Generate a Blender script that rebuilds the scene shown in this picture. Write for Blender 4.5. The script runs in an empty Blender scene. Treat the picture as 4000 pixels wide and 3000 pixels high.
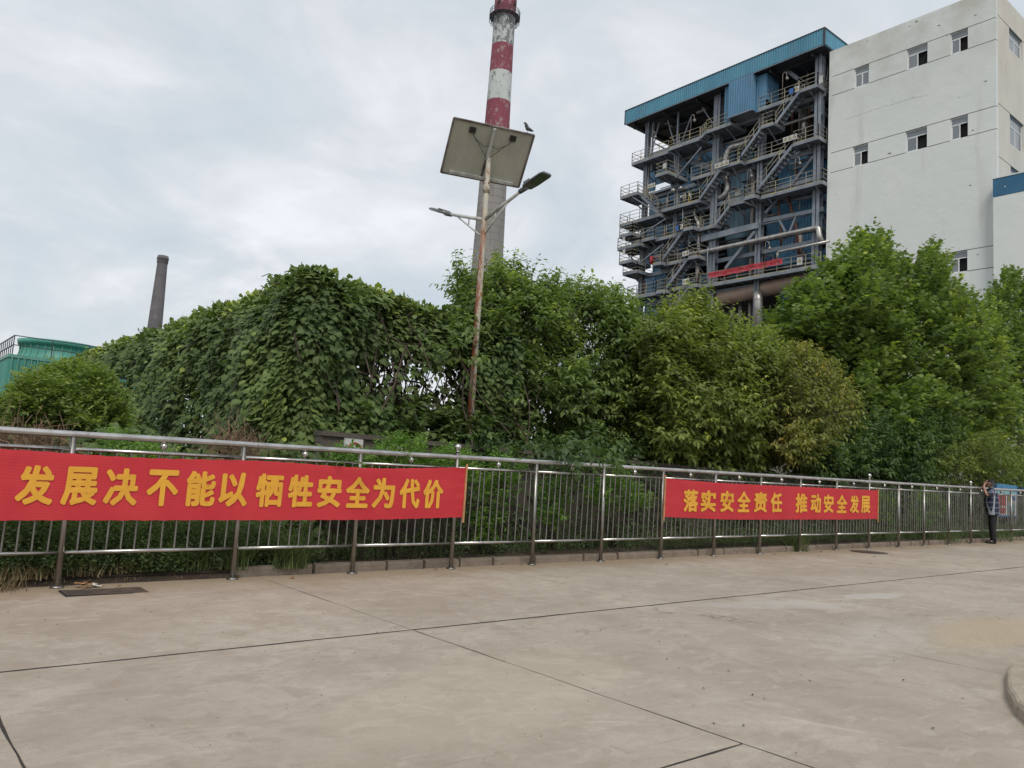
import bpy, math, random
import numpy as np
from mathutils import Vector, Matrix
random.seed(7); rng = np.random.default_rng(7)
SC = bpy.context.scene
COL = SC.collection
# ------------------------------------------------------------------ camera
# world: X along the railing, Y away across the road, Z up; the ground rises gently along X
S = 0.0193; HC = 1.33
F, PITCH, ROLL, AZ = 3131.0, 0.118186, 0.065161, 0.683970
fh = np.array([math.sin(AZ), math.cos(AZ), 0]); rh = np.array([math.cos(AZ), -math.sin(AZ), 0]); ZU = np.array([0, 0, 1.])
FW = math.cos(PITCH)*fh + math.sin(PITCH)*ZU; UP = -math.sin(PITCH)*fh + math.cos(PITCH)*ZU
RR = math.cos(ROLL)*rh + math.sin(ROLL)*UP; UU = -math.sin(ROLL)*rh + math.cos(ROLL)*UP
CP = np.array([0, 0, HC])
cd = bpy.data.cameras.new('camera'); cam = bpy.data.objects.new('camera', cd); COL.objects.link(cam)
cam.matrix_world = Matrix(((RR[0], UU[0], -FW[0], CP[0]), (RR[1], UU[1], -FW[1], CP[1]), (RR[2], UU[2], -FW[2], CP[2]), (0, 0, 0, 1)))
cd.sensor_width = 36; cd.lens = F/4000*36; cd.clip_start = 0.1; cd.clip_end = 3000
SC.camera = cam
# ------------------------------------------------------------------ sky, sun, exposure
SUN_EL, SUN_AZ = math.radians(50), math.radians(214)   # azimuth clockwise from +Y: behind the camera, to the left
wd = bpy.data.worlds.new('World'); SC.world = wd; wd.use_nodes = True
nt = wd.node_tree; nt.nodes.clear(); N = nt.nodes.new; L = nt.links.new
out = N('ShaderNodeOutputWorld'); bg = N('ShaderNodeBackground'); L(bg.outputs[0], out.inputs[0]); bg.inputs[1].default_value = 1.0
sky = N('ShaderNodeTexSky'); sky.sky_type = 'NISHITA'; sky.sun_disc = False; sky.sun_elevation = SUN_EL; sky.sun_rotation = SUN_AZ
sky.air_density = 1.2; sky.dust_density = 2.5
sk = N('ShaderNodeVectorMath'); sk.operation = 'SCALE'; L(sky.outputs[0], sk.inputs[0]); sk.inputs['Scale'].default_value = 0.075
tc = N('ShaderNodeTexCoord'); sep = N('ShaderNodeSeparateXYZ'); L(tc.outputs['Generated'], sep.inputs[0])
mz = N('ShaderNodeMath'); mz.operation = 'ADD'; L(sep.outputs[2], mz.inputs[0]); mz.inputs[1].default_value = 0.28
mz2 = N('ShaderNodeMath'); mz2.operation = 'MAXIMUM'; L(mz.outputs[0], mz2.inputs[0]); mz2.inputs[1].default_value = 0.15
dx = N('ShaderNodeMath'); dx.operation = 'DIVIDE'; L(sep.outputs[0], dx.inputs[0]); L(mz2.outputs[0], dx.inputs[1])
dy = N('ShaderNodeMath'); dy.operation = 'DIVIDE'; L(sep.outputs[1], dy.inputs[0]); L(mz2.outputs[0], dy.inputs[1])
cx = N('ShaderNodeCombineXYZ'); L(dx.outputs[0], cx.inputs[0]); L(dy.outputs[0], cx.inputs[1])
n1 = N('ShaderNodeTexNoise'); n1.inputs['Scale'].default_value = 2.1; n1.inputs['Detail'].default_value = 8; n1.inputs['Roughness'].default_value = 0.55; n1.inputs['Distortion'].default_value = 0.5; L(cx.outputs[0], n1.inputs[0])
r1 = N('ShaderNodeValToRGB'); L(n1.outputs[0], r1.inputs[0])
r1.color_ramp.elements[0].position = 0.36; r1.color_ramp.elements[0].color = (0.475, 0.53, 0.575, 1)
r1.color_ramp.elements[1].position = 0.66; r1.color_ramp.elements[1].color = (0.70, 0.71, 0.735, 1)
e = r1.color_ramp.elements.new(0.50); e.color = (0.55, 0.58, 0.61, 1)
n2 = N('ShaderNodeTexNoise'); n2.inputs['Scale'].default_value = 6.5; n2.inputs['Detail'].default_value = 6; n2.inputs['Roughness'].default_value = 0.6; n2.inputs['Distortion'].default_value = 0.8; L(cx.outputs[0], n2.inputs[0])
m2 = N('ShaderNodeMapRange'); L(n2.outputs[0], m2.inputs[0]); m2.inputs[1].default_value = 0.35; m2.inputs[2].default_value = 0.7; m2.inputs[3].default_value = 0.98; m2.inputs[4].default_value = 1.035
s2 = N('ShaderNodeVectorMath'); s2.operation = 'SCALE'; L(r1.outputs[0], s2.inputs[0]); L(m2.outputs[0], s2.inputs['Scale'])
mx = N('ShaderNodeMixRGB'); mx.inputs[0].default_value = 0.88; L(sk.outputs[0], mx.inputs[1]); L(s2.outputs[0], mx.inputs[2])
L(mx.outputs[0], bg.inputs[0])
sd = bpy.data.lights.new('sun', 'SUN'); sd.energy = 1.35; sd.angle = math.radians(22); sd.color = (1, 0.955, 0.89)
sun = bpy.data.objects.new('sun', sd); COL.objects.link(sun)
sv = Vector((math.sin(SUN_AZ)*math.cos(SUN_EL), math.cos(SUN_AZ)*math.cos(SUN_EL), math.sin(SUN_EL)))
sun.rotation_euler = sv.to_track_quat('Z', 'Y').to_euler(); sun.location = (0, 0, 60)
vs = SC.view_settings; vs.view_transform = 'Standard'; vs.look = 'None'; vs.gamma = 1; vs.exposure = 0.45; vs.use_curve_mapping = False
SC.cycles.max_bounces = 6; SC.cycles.diffuse_bounces = 4; SC.cycles.glossy_bounces = 3; SC.cycles.transmission_bounces = 3; SC.cycles.transparent_max_bounces = 6

# ------------------------------------------------------------------ survey helpers (photo bearing + known plane -> place)
def ray(x, y): return (x-2000)/F*RR-(y-1500)/F*UU+FW
def PY(x, y, Y): d = ray(x, y); return CP+d*(Y/d[1])
def PX(x, y, X): d = ray(x, y); return CP+d*(X/d[0])
def proj(P):
    q = np.asarray(P)-CP; z = q@FW
    return 2000+F*(q@RR)/z, 1500-F*(q@UU)/z
def gz(x): return S*min(max(x, -40), 60)

# ------------------------------------------------------------------ mesh helpers
def link(o, parent=None):
    COL.objects.link(o)
    if parent is not None:
        o.parent = parent
        if parent.type == 'EMPTY' or True:
            bpy.context.view_layer.update() if False else None
    return o
def tag(o, label=None, cat=None, group=None, kind=None):
    if label: o['label'] = label
    if cat: o['category'] = cat
    if group: o['group'] = group
    if kind: o['kind'] = kind
    return o
def thing(name, loc, label, cat, group=None):
    o = bpy.data.objects.new(name, None); o.empty_display_size = 0.2; COL.objects.link(o); o.location = loc
    return tag(o, label, cat, group)
def wloc(o):
    v = Vector(o.location); p = o.parent
    while p is not None: v += Vector(p.location); p = p.parent
    return v
def obj_from_mesh(name, me, parent=None, loc=None):
    """mesh data in world coordinates unless loc is given (then local about loc, world)"""
    o = bpy.data.objects.new(name, me); COL.objects.link(o)
    base = Vector((0, 0, 0))
    if parent is not None: o.parent = parent; base = wloc(parent)
    o.location = (Vector(loc) if loc is not None else Vector((0, 0, 0)))-base
    return o
class MB:
    def __init__(s): s.v = []; s.f = []; s.n = 0
    def add(s, V, Fc):
        s.v.extend([tuple(map(float, p)) for p in V]); s.f.extend([tuple(i+s.n for i in f) for f in Fc]); s.n = len(s.v); return s
    def box(s, a, b):
        x0, y0, z0 = a; x1, y1, z1 = b
        return s.add([(x0,y0,z0),(x1,y0,z0),(x1,y1,z0),(x0,y1,z0),(x0,y0,z1),(x1,y0,z1),(x1,y1,z1),(x0,y1,z1)],
                     [(0,3,2,1),(4,5,6,7),(0,1,5,4),(1,2,6,5),(2,3,7,6),(3,0,4,7)])
    def bar(s, p, q, w=.06, h=None, up=(0,0,1)):
        h = h or w; p = np.array(p, float); q = np.array(q, float); d = q-p; l = np.linalg.norm(d)
        if l < 1e-6: return s
        d /= l; u = np.array(up, float)
        if abs(d@u) > .98: u = np.array([1., 0, 0])
        a = np.cross(d, u); a /= np.linalg.norm(a); b = np.cross(a, d)
        V = []
        for c in (p, q):
            for sa, sb in ((-1,-1),(1,-1),(1,1),(-1,1)): V.append(c+a*sa*w/2+b*sb*h/2)
        return s.add(V, [(0,1,2,3),(7,6,5,4),(0,4,5,1),(1,5,6,2),(2,6,7,3),(3,7,4,0)])
    def tube(s, pts, r, n=8, cap=True):
        pts = [np.array(p, float) for p in pts]; R = r if hasattr(r, '__len__') else [r]*len(pts)
        pa = None; V = []
        for i, p in enumerate(pts):
            d = pts[min(i+1, len(pts)-1)]-pts[max(i-1, 0)]; d /= (np.linalg.norm(d)+1e-12)
            if pa is None:
                u = np.array([0, 0, 1.]) if abs(d[2]) < .9 else np.array([1., 0, 0])
                pa = np.cross(d, u)
            pa = pa-d*(pa@d); pa /= (np.linalg.norm(pa)+1e-12); b = np.cross(d, pa)
            for k in range(n):
                t = 2*math.pi*k/n; V.append(p+R[i]*(math.cos(t)*pa+math.sin(t)*b))
        Fc = []
        for i in range(len(pts)-1):
            for k in range(n): Fc.append((i*n+k, i*n+(k+1)%n, (i+1)*n+(k+1)%n, (i+1)*n+k))
        if cap: Fc.append(tuple(reversed(range(n)))); Fc.append(tuple((len(pts)-1)*n+k for k in range(n)))
        return s.add(V, Fc)
    def ball(s, c, r, n=12, m=8):
        R = r if hasattr(r, '__len__') else (r, r, r); V = []; Fc = []
        for i in range(m+1):
            a = math.pi*i/m
            for k in range(n): t = 2*math.pi*k/n; V.append((c[0]+R[0]*math.sin(a)*math.cos(t), c[1]+R[1]*math.sin(a)*math.sin(t), c[2]+R[2]*math.cos(a)))
        for i in range(m):
            for k in range(n): Fc.append((i*n+k, (i+1)*n+k, (i+1)*n+(k+1)%n, i*n+(k+1)%n))
        return s.add(V, Fc)
    def corr(s, p, u, W, H, pitch=.2, dep=.035, nrm=(-1,0,0), z1=None):
        """trapezoid-profile sheet from p along unit u, width W, height H; nrm = outward"""
        p = np.array(p, float); u = np.array(u, float); nn = np.array(nrm, float); k = int(W/pitch)+1; prof = []
        for i in range(k):
            b = i*pitch
            for o, d in ((0, 0), (.3, 0), (.42, 1), (.68, 1), (.80, 0)):
                if b+o*pitch <= W: prof.append((b+o*pitch, d*dep))
        prof.append((W, 0)); V = []
        for a, d in prof: V.append(p+u*a+nn*d); V.append(p+u*a+nn*d+np.array([0, 0, H]))
        return s.add(V, [(2*i, 2*i+2, 2*i+3, 2*i+1) for i in range(len(prof)-1)])
    def mesh(s, name, mat=None, smooth=False):
        me = bpy.data.meshes.new(name); me.from_pydata(s.v, [], s.f); me.update()
        if mat: me.materials.append(mat)
        if smooth: me.polygons.foreach_set('use_smooth', [True]*len(me.polygons))
        return me
    def obj(s, name, mat, parent=None, smooth=False, kind=None):
        o = obj_from_mesh(name, s.mesh(name, mat, smooth), parent)
        if kind: o['kind'] = kind
        return o
def autosmooth(me, ang=40):
    try: me.shade_auto_smooth
    except Exception: pass

# ------------------------------------------------------------------ materials
def newmat(name):
    m = bpy.data.materials.new(name); m.use_nodes = True; t = m.node_tree; b = t.nodes['Principled BSDF']
    return m, t, b, t.nodes.new, t.links.new
def mixc(t, fac, a, b, mode='MIX'):
    n = t.nodes.new('ShaderNodeMixRGB'); n.blend_type = mode
    for s, v in ((0, fac), (1, a), (2, b)):
        if isinstance(v, (int, float)): n.inputs[s].default_value = v
        elif isinstance(v, tuple): n.inputs[s].default_value = (*v[:3], 1)
        else: t.links.new(v, n.inputs[s])
    return n.outputs[0]
def noise(t, vec, scale, detail=4, rough=.55, lo=.4, hi=.6, dist=0):
    n = t.nodes.new('ShaderNodeTexNoise'); n.inputs['Scale'].default_value = scale; n.inputs['Detail'].default_value = detail
    n.inputs['Roughness'].default_value = rough; n.inputs['Distortion'].default_value = dist
    t.links.new(vec, n.inputs[0]); m = t.nodes.new('ShaderNodeMapRange'); m.inputs[1].default_value = lo; m.inputs[2].default_value = hi
    t.links.new(n.outputs[0], m.inputs[0]); return m.outputs[0]
def posvec(t, scale=(1,1,1), rot=(0,0,0), obj=False):
    if obj: g = t.nodes.new('ShaderNodeTexCoord').outputs['Object']
    else: g = t.nodes.new('ShaderNodeNewGeometry').outputs['Position']
    m = t.nodes.new('ShaderNodeMapping'); m.inputs['Scale'].default_value = scale; m.inputs['Rotation'].default_value = rot
    t.links.new(g, m.inputs[0]); return m.outputs[0]
def mathn(t, op, a, b=0.0, clamp=False):
    n = t.nodes.new('ShaderNodeMath'); n.operation = op; n.use_clamp = clamp
    for s, v in ((0, a), (1, b)):
        if isinstance(v, (int, float)): n.inputs[s].default_value = v
        else: t.links.new(v, n.inputs[s])
    return n.outputs[0]
def bump(t, b, h, st=.3, dist=.02):
    n = t.nodes.new('ShaderNodeBump'); n.inputs['Strength'].default_value = st; n.inputs['Distance'].default_value = dist
    t.links.new(h, n.inputs['Height']); t.links.new(n.outputs[0], b.inputs['Normal'])
def pm(name, c1, c2=None, scale=3, rough=.6, metal=0, lo=.38, hi=.62, bmp=0, bscale=30, stretch=(1,1,1), c3=None, s3=8, lo3=.6, hi3=.68, obj=False, spec=.5, detail=5):
    m, t, b, N, L = newmat(name); b.inputs['Roughness'].default_value = rough; b.inputs['Metallic'].default_value = metal
    b.inputs['Specular IOR Level'].default_value = spec
    v = posvec(t, stretch, obj=obj)
    if c2: c = mixc(t, noise(t, v, scale, detail, .6, lo, hi), c1, c2)
    else: c = None; b.inputs['Base Color'].default_value = (*c1, 1)
    if c3: c = mixc(t, noise(t, v, s3, 6, .65, lo3, hi3), c if c is not None else c1, c3)
    if c is not None: L(c, b.inputs['Base Color'])
    if bmp: bump(t, b, noise(t, posvec(t, (1,1,1), obj=obj), bscale, 4, .6, .3, .7), bmp)
    return m
def leafmat(name, dark, light, yellow, ypos=.93, trans=.36, rough=.5):
    m, t, b, N, L = newmat(name); a = N('ShaderNodeAttribute'); a.attribute_name = 'tint'
    r = N('ShaderNodeValToRGB'); L(a.outputs['Fac'], r.inputs[0]); cr = r.color_ramp
    cr.elements[0].position = 0; cr.elements[0].color = (*dark, 1); cr.elements[1].position = 1; cr.elements[1].color = (*yellow, 1)
    e = cr.elements.new(.75); e.color = (*light, 1); e = cr.elements.new(ypos); e.color = (*[.5*light[i]+.5*yellow[i] for i in range(3)], 1)
    L(r.outputs[0], b.inputs['Base Color']); b.inputs['Roughness'].default_value = rough; b.inputs['Specular IOR Level'].default_value = .22
    tr = N('ShaderNodeBsdfTranslucent'); c2 = mixc(t, 1.0, r.outputs[0], (1.5, 1.7, .7), 'MULTIPLY'); L(c2, tr.inputs[0])
    mx = N('ShaderNodeMixShader'); mx.inputs[0].default_value = trans; L(b.outputs[0], mx.inputs[1]); L(tr.outputs[0], mx.inputs[2])
    L(mx.outputs[0], t.nodes['Material Output'].inputs[0]); return m
M = {}
M['steel_post'] = pm('stainless_post', (.36,.34,.32), (.27,.255,.24), 5, .40, 1)
M['steel'] = pm('stainless_steel', (.60,.58,.56), (.44,.42,.40), 7, .28, 1, bmp=.06, bscale=9, c3=(.24,.19,.15), s3=11, lo3=.62, hi3=.74)
M['steel_dull'] = pm('stainless_tube', (.30,.285,.265), (.20,.19,.175), 5, .45, 1, c3=(.30,.26,.22), s3=14, lo3=.64, hi3=.8)
M['frame'] = pm('grey_blue_steel_paint', (.24,.27,.31), (.17,.195,.23), 1.2, .55, c3=(.16,.10,.065), s3=2.2, lo3=.64, hi3=.74)
M['frame_dark'] = pm('dark_steel', (.045,.05,.06), (.03,.033,.04), 1.5, .7)
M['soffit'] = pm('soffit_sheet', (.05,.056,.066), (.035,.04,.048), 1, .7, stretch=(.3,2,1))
M['yellow'] = pm('faded_yellow_rail_paint', (.36,.33,.24), (.22,.215,.19), 1.2, .55, c3=(.42,.33,.10), s3=.8, lo3=.55, hi3=.65)
M['blue'] = pm('blue_cladding', (.095,.29,.40), (.07,.225,.325), .6, .5, stretch=(1,1,.3), c3=(.13,.235,.27), s3=1.6, lo3=.56, hi3=.78)
M['blue_rust'] = pm('blue_cladding_rusty', (.105,.25,.39), (.08,.20,.32), .7, .5, stretch=(1,1,.4), c3=(.19,.14,.13), s3=.35, lo3=.56, hi3=.70)
M['blue_casing'] = pm('blue_casing', (.10,.27,.43), (.07,.20,.34), .7, .5, c3=(.05,.07,.09), s3=1.3, lo3=.52, hi3=.7)
M['cyclone'] = pm('weathered_blue_vessel', (.19,.33,.42), (.13,.24,.32), .6, .55, c3=(.26,.24,.17), s3=.8, lo3=.60, hi3=.72)
M['lagging'] = pm('aluminium_lagging', (.55,.53,.50), (.36,.345,.325), 1.6, .42, .75, bmp=.12, bscale=5, c3=(.17,.135,.115), s3=1.4, lo3=.6, hi3=.75)
M['lagging_dull'] = pm('dull_pipe_lagging', (.34,.31,.285), (.25,.22,.20), 1.3, .6, .2)
M['rusty_pipe'] = pm('brown_large_pipe', (.44,.32,.25), (.34,.25,.20), .7, .6, .15, stretch=(1,.3,1), c3=(.33,.18,.10), s3=1.5, lo3=.56, hi3=.72)
M['rust'] = pm('rust', (.15,.06,.035), (.09,.04,.028), 2, .8)
M['white_wall'] = None
M['grey_floor'] = pm('grating', (.19,.21,.24), (.14,.155,.18), 2, .7)
M['black'] = pm('shade_black', (.012,.012,.014), None, rough=.9)  # flat black standing in for unlit depth behind openings
M['dark_plant'] = pm('dark_plant_interior', (.10,.105,.115), (.065,.07,.08), .5, .8, stretch=(1,1,.5))  # shade of the interior put into the grey
M['white_frame'] = pm('white_window_frame', (.75,.76,.76), (.66,.67,.67), 2, .5)
M['glass'] = pm('window_glass', (.20,.225,.24), (.16,.18,.19), .4, .15, 0, spec=.8)
M['sign_white'] = pm('sign_white', (.55,.55,.52), (.42,.42,.39), 3, .5)
M['sign_yellow'] = pm('sign_yellow', (.45,.36,.08), None, rough=.5)
M['sign_blue'] = pm('sign_blue', (.03,.12,.35), None, rough=.5)
M['sign_red'] = pm('sign_red', (.42,.03,.04), (.35,.03,.04), 5, rough=.5)
M['soil'] = pm('soil', (.075,.05,.035), (.035,.025,.018), 5, .95, bmp=.6, bscale=40)
M['bark'] = pm('bark', (.085,.065,.05), (.045,.035,.03), 12, .9, bmp=.5, bscale=30, stretch=(1,1,.3))
M['vine'] = pm('vine_stem', (.10,.072,.055), (.055,.04,.032), 8, .9)
M['dryvine'] = pm('dried_vine', (.22,.14,.085), (.12,.075,.05), 8, .9)
M['skin'] = pm('skin', (.36,.20,.14), (.33,.18,.125), 6, .5)
M['hair'] = pm('hair', (.012,.011,.010), (.03,.028,.026), 40, .6)
M['trousers'] = pm('black_trousers', (.010,.010,.012), (.016,.016,.018), 10, .85)
M['shoe'] = pm('black_shoe', (.012,.011,.011), None, rough=.4)
M['phone'] = pm('phone_black', (.01,.01,.012), None, rough=.2)
M['wood'] = pm('banner_stick_wood', (.50,.27,.12), (.38,.20,.09), 8, .7)
M['green_grp'] = pm('green_fibreglass', (.075,.30,.235), (.055,.24,.19), .9, .5, stretch=(1,1,.3), c3=(.16,.33,.27), s3=1.2, lo3=.6, hi3=.75)
M['green_fade'] = pm('faded_green_fibreglass', (.13,.33,.26), (.10,.27,.21), 1.2, .5)
M['chim_small'] = pm('old_brick_chimney', (.155,.145,.15), (.115,.108,.115), .25, .85, c3=(.24,.235,.23), s3=.45, lo3=.62, hi3=.74)
M['bird'] = pm('bird_feathers', (.035,.037,.042), (.065,.068,.075), 30, .7)
M['dryleaf'] = pm('dry_leaf', (.19,.085,.035), (.30,.17,.06), 9, .8)
M['darkleaf'] = pm('dark_dry_leaf', (.035,.025,.018), (.06,.04,.025), 9, .8)
M['paper'] = pm('torn_paper', (.6,.58,.52), None, rough=.8)
M['beige_wall'] = pm('beige_wall', (.50,.46,.38), (.42,.39,.33), .8, .85)
M['iron'] = pm('rusty_cast_iron', (.13,.09,.07), (.075,.058,.05), 9, .75, bmp=.3, bscale=60)
# white-grey render of the big building, with faint stains
m, t, b, N, L = newmat('grey_white_render'); v = posvec(t)
c = mixc(t, noise(t, v, .12, 5, .6, .4, .62), (.665,.695,.67), (.725,.74,.705))
c = mixc(t, noise(t, posvec(t, (1,1,.12)), .9, 6, .6, .56, .8), c, (.55,.55,.50))
sp = N('ShaderNodeSeparateXYZ'); L(posvec(t), sp.inputs[0])
up_ = mathn(t, 'MULTIPLY_ADD', sp.outputs[2], .125, True); t.nodes[-1].inputs[2].default_value = -3.55
st_ = mathn(t, 'MULTIPLY', up_, noise(t, v, .55, 6, .6, .35, .65))
c = mixc(t, st_, c, (.50,.495,.44))
pk = noise(t, v, 1.6, 8, .72, .685, .71); c = mixc(t, mathn(t, 'MULTIPLY', pk, .6), c, (.22,.22,.2))
L(c, b.inputs['Base Color']); b.inputs['Roughness'].default_value = .85
bump(t, b, noise(t, v, 1.2, 8, .6, .3, .7), .25, .05); M['white_wall'] = m
M['warm_wall'] = pm('warm_grey_render', (.62,.59,.515), (.55,.52,.455), .5, .85, bmp=.25, bscale=2, stretch=(1,1,.5), c3=(.44,.36,.28), s3=.5, lo3=.62, hi3=.8)
M['groove'] = pm('dark_groove', (.17,.17,.16), None, rough=.9)
M['blue_paint'] = pm('peeling_blue_paint', (.03,.135,.24), (.022,.11,.20), .9, .6, c3=(.6,.62,.6), s3=1.7, lo3=.66, hi3=.672)
M['wall_brown'] = pm('brown_concrete_wall', (.095,.078,.062), (.06,.05,.042), 1.5, .9, bmp=.3, bscale=20, c3=(.045,.04,.035), s3=2, lo3=.55, hi3=.7)
M['kerb'] = pm('kerb_stone', (.27,.215,.165), (.19,.15,.115), 4, .9, bmp=.5, bscale=45, c3=(.12,.095,.075), s3=9, lo3=.6, hi3=.75)
M['terrain'] = pm('terrain_earth', (.13,.11,.085), (.09,.08,.06), .3, .95)
# concrete road slabs: one continuous surface in world space, with worn streaks, stains and the dirt that collects by the kerb
m, t, b, N, L = newmat('road_concrete'); v = posvec(t)
c = mixc(t, noise(t, v, .55, 6, .62, .36, .66), (.345,.293,.238), (.435,.378,.312))
c = mixc(t, mathn(t, 'MULTIPLY', noise(t, v, 2.6, 8, .68, .45, .70), .62), c, (.275,.222,.17))
c = mixc(t, mathn(t, 'MULTIPLY', noise(t, posvec(t, (1.1,3.4,1), (0,0,.5)), 1.5, 8, .66, .57, .70, 1.8), .6), c, (.50,.45,.38))
c = mixc(t, mathn(t, 'MULTIPLY', noise(t, posvec(t, (.8,6,1), (0,0,.12)), 1.7, 7, .65, .60, .76, 1.4), .5), c, (.235,.195,.15))
c = mixc(t, mathn(t, 'MULTIPLY', noise(t, posvec(t, (1,1.6,1), (0,0,-.3)), 2.3, 4, .5, .585, .60, 1.0), .28), c, (.50,.445,.37))
c = mixc(t, mathn(t, 'MULTIPLY', noise(t, posvec(t, (1.2,1,1), (0,0,.9)), 3.7, 5, .55, .62, .635, .8), .30), c, (.24,.20,.155))
c = mixc(t, mathn(t, 'MULTIPLY', noise(t, v, 14, 6, .75, .44, .64), .35), c, (.29,.24,.185))
c = mixc(t, mathn(t, 'MULTIPLY', noise(t, v, 160, 3, .7, .52, .75), .5), c, (.20,.17,.14))
c = mixc(t, mathn(t, 'MULTIPLY', noise(t, v, 60, 4, .7, .64, .70), .7), c, (.12,.10,.085))
sp = N('ShaderNodeSeparateXYZ'); L(v, sp.inputs[0])
nn = mathn(t, 'MULTIPLY', noise(t, v, 1.6, 6, .65, .3, .7), .75)
yy = mathn(t, 'ADD', sp.outputs[1], nn)
mr = N('ShaderNodeMapRange'); L(yy, mr.inputs[0]); mr.inputs[1].default_value = 8.35; mr.inputs[2].default_value = 8.85
c = mixc(t, mathn(t, 'MULTIPLY', mr.outputs[0], .85), c, (.30,.225,.15))
def blob(cxy, rx, ry, rot, soft=.35, ns=3.0, na=.5):
    mp = N('ShaderNodeMapping'); mp.vector_type = 'TEXTURE'; mp.inputs['Location'].default_value = (*cxy, 0); mp.inputs['Rotation'].default_value = (0, 0, rot); mp.inputs['Scale'].default_value = (rx, ry, 1e3)
    L(v, mp.inputs[0]); ln = N('ShaderNodeVectorMath'); ln.operation = 'LENGTH'; L(mp.outputs[0], ln.inputs[0])
    a = mathn(t, 'ADD', ln.outputs['Value'], mathn(t, 'MULTIPLY', noise(t, v, ns, 5, .6, .3, .7), na))
    k = N('ShaderNodeMapRange'); L(a, k.inputs[0]); k.inputs[1].default_value = 1+soft+na*.4; k.inputs[2].default_value = 1-soft*.2+na*.4; return k.outputs[0]
g1 = blob((8.75,3.15), 1.05, .36, .1); c = mixc(t, mathn(t, 'MULTIPLY', g1, .6), c, (.37,.295,.20))
c = mixc(t, mathn(t, 'MULTIPLY', mathn(t, 'MULTIPLY', g1, noise(t, v, 55, 3, .8, .5, .62)), .7), c, (.50,.41,.29))
c = mixc(t, mathn(t, 'MULTIPLY', blob((8.1,5.0), .85, .22, -.35), .32), c, (.47,.46,.45))
c = mixc(t, mathn(t, 'MULTIPLY', blob((10.0,4.9), .55, .16, -.1, .3), .4), c, (.52,.51,.49))
c = mixc(t, mathn(t, 'MULTIPLY', blob((3.2,3.9), 1.1, .5, .4, .6), .3), c, (.47,.41,.33))
c = mixc(t, mathn(t, 'MULTIPLY', blob((7.4,3.6), .9, .3, .3, .6), .3), c, (.47,.44,.40))
for cxy, ra, wd_, st_ in (((2.2,1.2), 2.3, .018, .35), ((5.6,2.6), 1.3, .02, .35), ((9.5,-.5), 4.6, .03, .25), ((9.5,-.5), 6.4, .035, .22), ((1.0,7.0), 3.2, .03, .2)):
    vv = N('ShaderNodeVectorMath'); vv.operation = 'DISTANCE'; mq = N('ShaderNodeMapping'); mq.inputs['Scale'].default_value = (1, 1, 0); L(v, mq.inputs[0]); L(mq.outputs[0], vv.inputs[0]); vv.inputs[1].default_value = (*cxy, 0)
    aa = mathn(t, 'ABSOLUTE', mathn(t, 'SUBTRACT', mathn(t, 'ADD', vv.outputs['Value'], mathn(t, 'MULTIPLY', noise(t, v, .9, 3, .5, .3, .7), .25)), ra)); kk_ = N('ShaderNodeMapRange'); L(aa, kk_.inputs[0]); kk_.inputs[1].default_value = wd_*1.6; kk_.inputs[2].default_value = wd_*.3
    c = mixc(t, mathn(t, 'MULTIPLY', mathn(t, 'MULTIPLY', kk_.outputs[0], noise(t, v, 1.1, 4, .6, .50, .60)), st_), c, (.54,.49,.41) if ra < 3 else (.20,.17,.14))
# hairline cracks
vo = N('ShaderNodeTexVoronoi'); vo.feature = 'DISTANCE_TO_EDGE'; vo.inputs['Scale'].default_value = .33
wv = N('ShaderNodeVectorMath'); wv.operation = 'ADD'; nz = N('ShaderNodeTexNoise'); nz.inputs['Scale'].default_value = 1.3; nz.inputs['Detail'].default_value = 8; L(v, nz.inputs[0])
L(v, wv.inputs[0]); L(nz.outputs['Color'], wv.inputs[1]); L(wv.outputs[0], vo.inputs['Vector'])
ck = N('ShaderNodeMapRange'); L(vo.outputs[0], ck.inputs[0]); ck.inputs[1].default_value = .004; ck.inputs[2].default_value = .0015
c = mixc(t, mathn(t, 'MULTIPLY', mathn(t, 'MULTIPLY', ck.outputs[0], noise(t, v, .35, 2, .5, .52, .6)), .5), c, (.12,.10,.08))
L(c, b.inputs['Base Color']); b.inputs['Roughness'].default_value = .82; b.inputs['Specular IOR Level'].default_value = .3
bump(t, b, noise(t, v, 110, 5, .7, .3, .7), .35, .006); M['road'] = m
M['joint'] = pm('joint_dark_filler', (.018,.016,.014), (.045,.038,.032), 9, .9)
# big chimney: painted bands with flaking, bare jointed concrete below
def chim_mat(name, paint, flake, lo, hi, sc=.5):
    m, t, b, N, L = newmat(name); v = posvec(t)
    c = mixc(t, noise(t, posvec(t, (1,1,.35)), .35, 5, .6, .4, .6), paint, tuple(x*.85 for x in paint))
    if flake: c = mixc(t, noise(t, posvec(t, (1,1,.6)), sc, 9, .72, lo, hi), c, flake)
    L(c, b.inputs['Base Color']); b.inputs['Roughness'].default_value = .8; return m
M['ch_red'] = chim_mat('chimney_red_paint', (.235,.055,.08), (.30,.20,.21), .545, .585, 1.1)
M['ch_white'] = chim_mat('chimney_white_paint', (.52,.55,.53), (.20,.21,.205), .55, .58, 1.0)
M['ch_white2'] = chim_mat('chimney_white_paint_flaked', (.50,.52,.51), (.18,.19,.185), .49, .52, 1.1)
M['ch_bare'] = chim_mat('chimney_bare_concrete', (.265,.25,.235), (.215,.20,.19), .5, .7, .12)
M['ch_joint'] = pm('chimney_joint', (.16,.15,.14), None, rough=.9)
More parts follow.
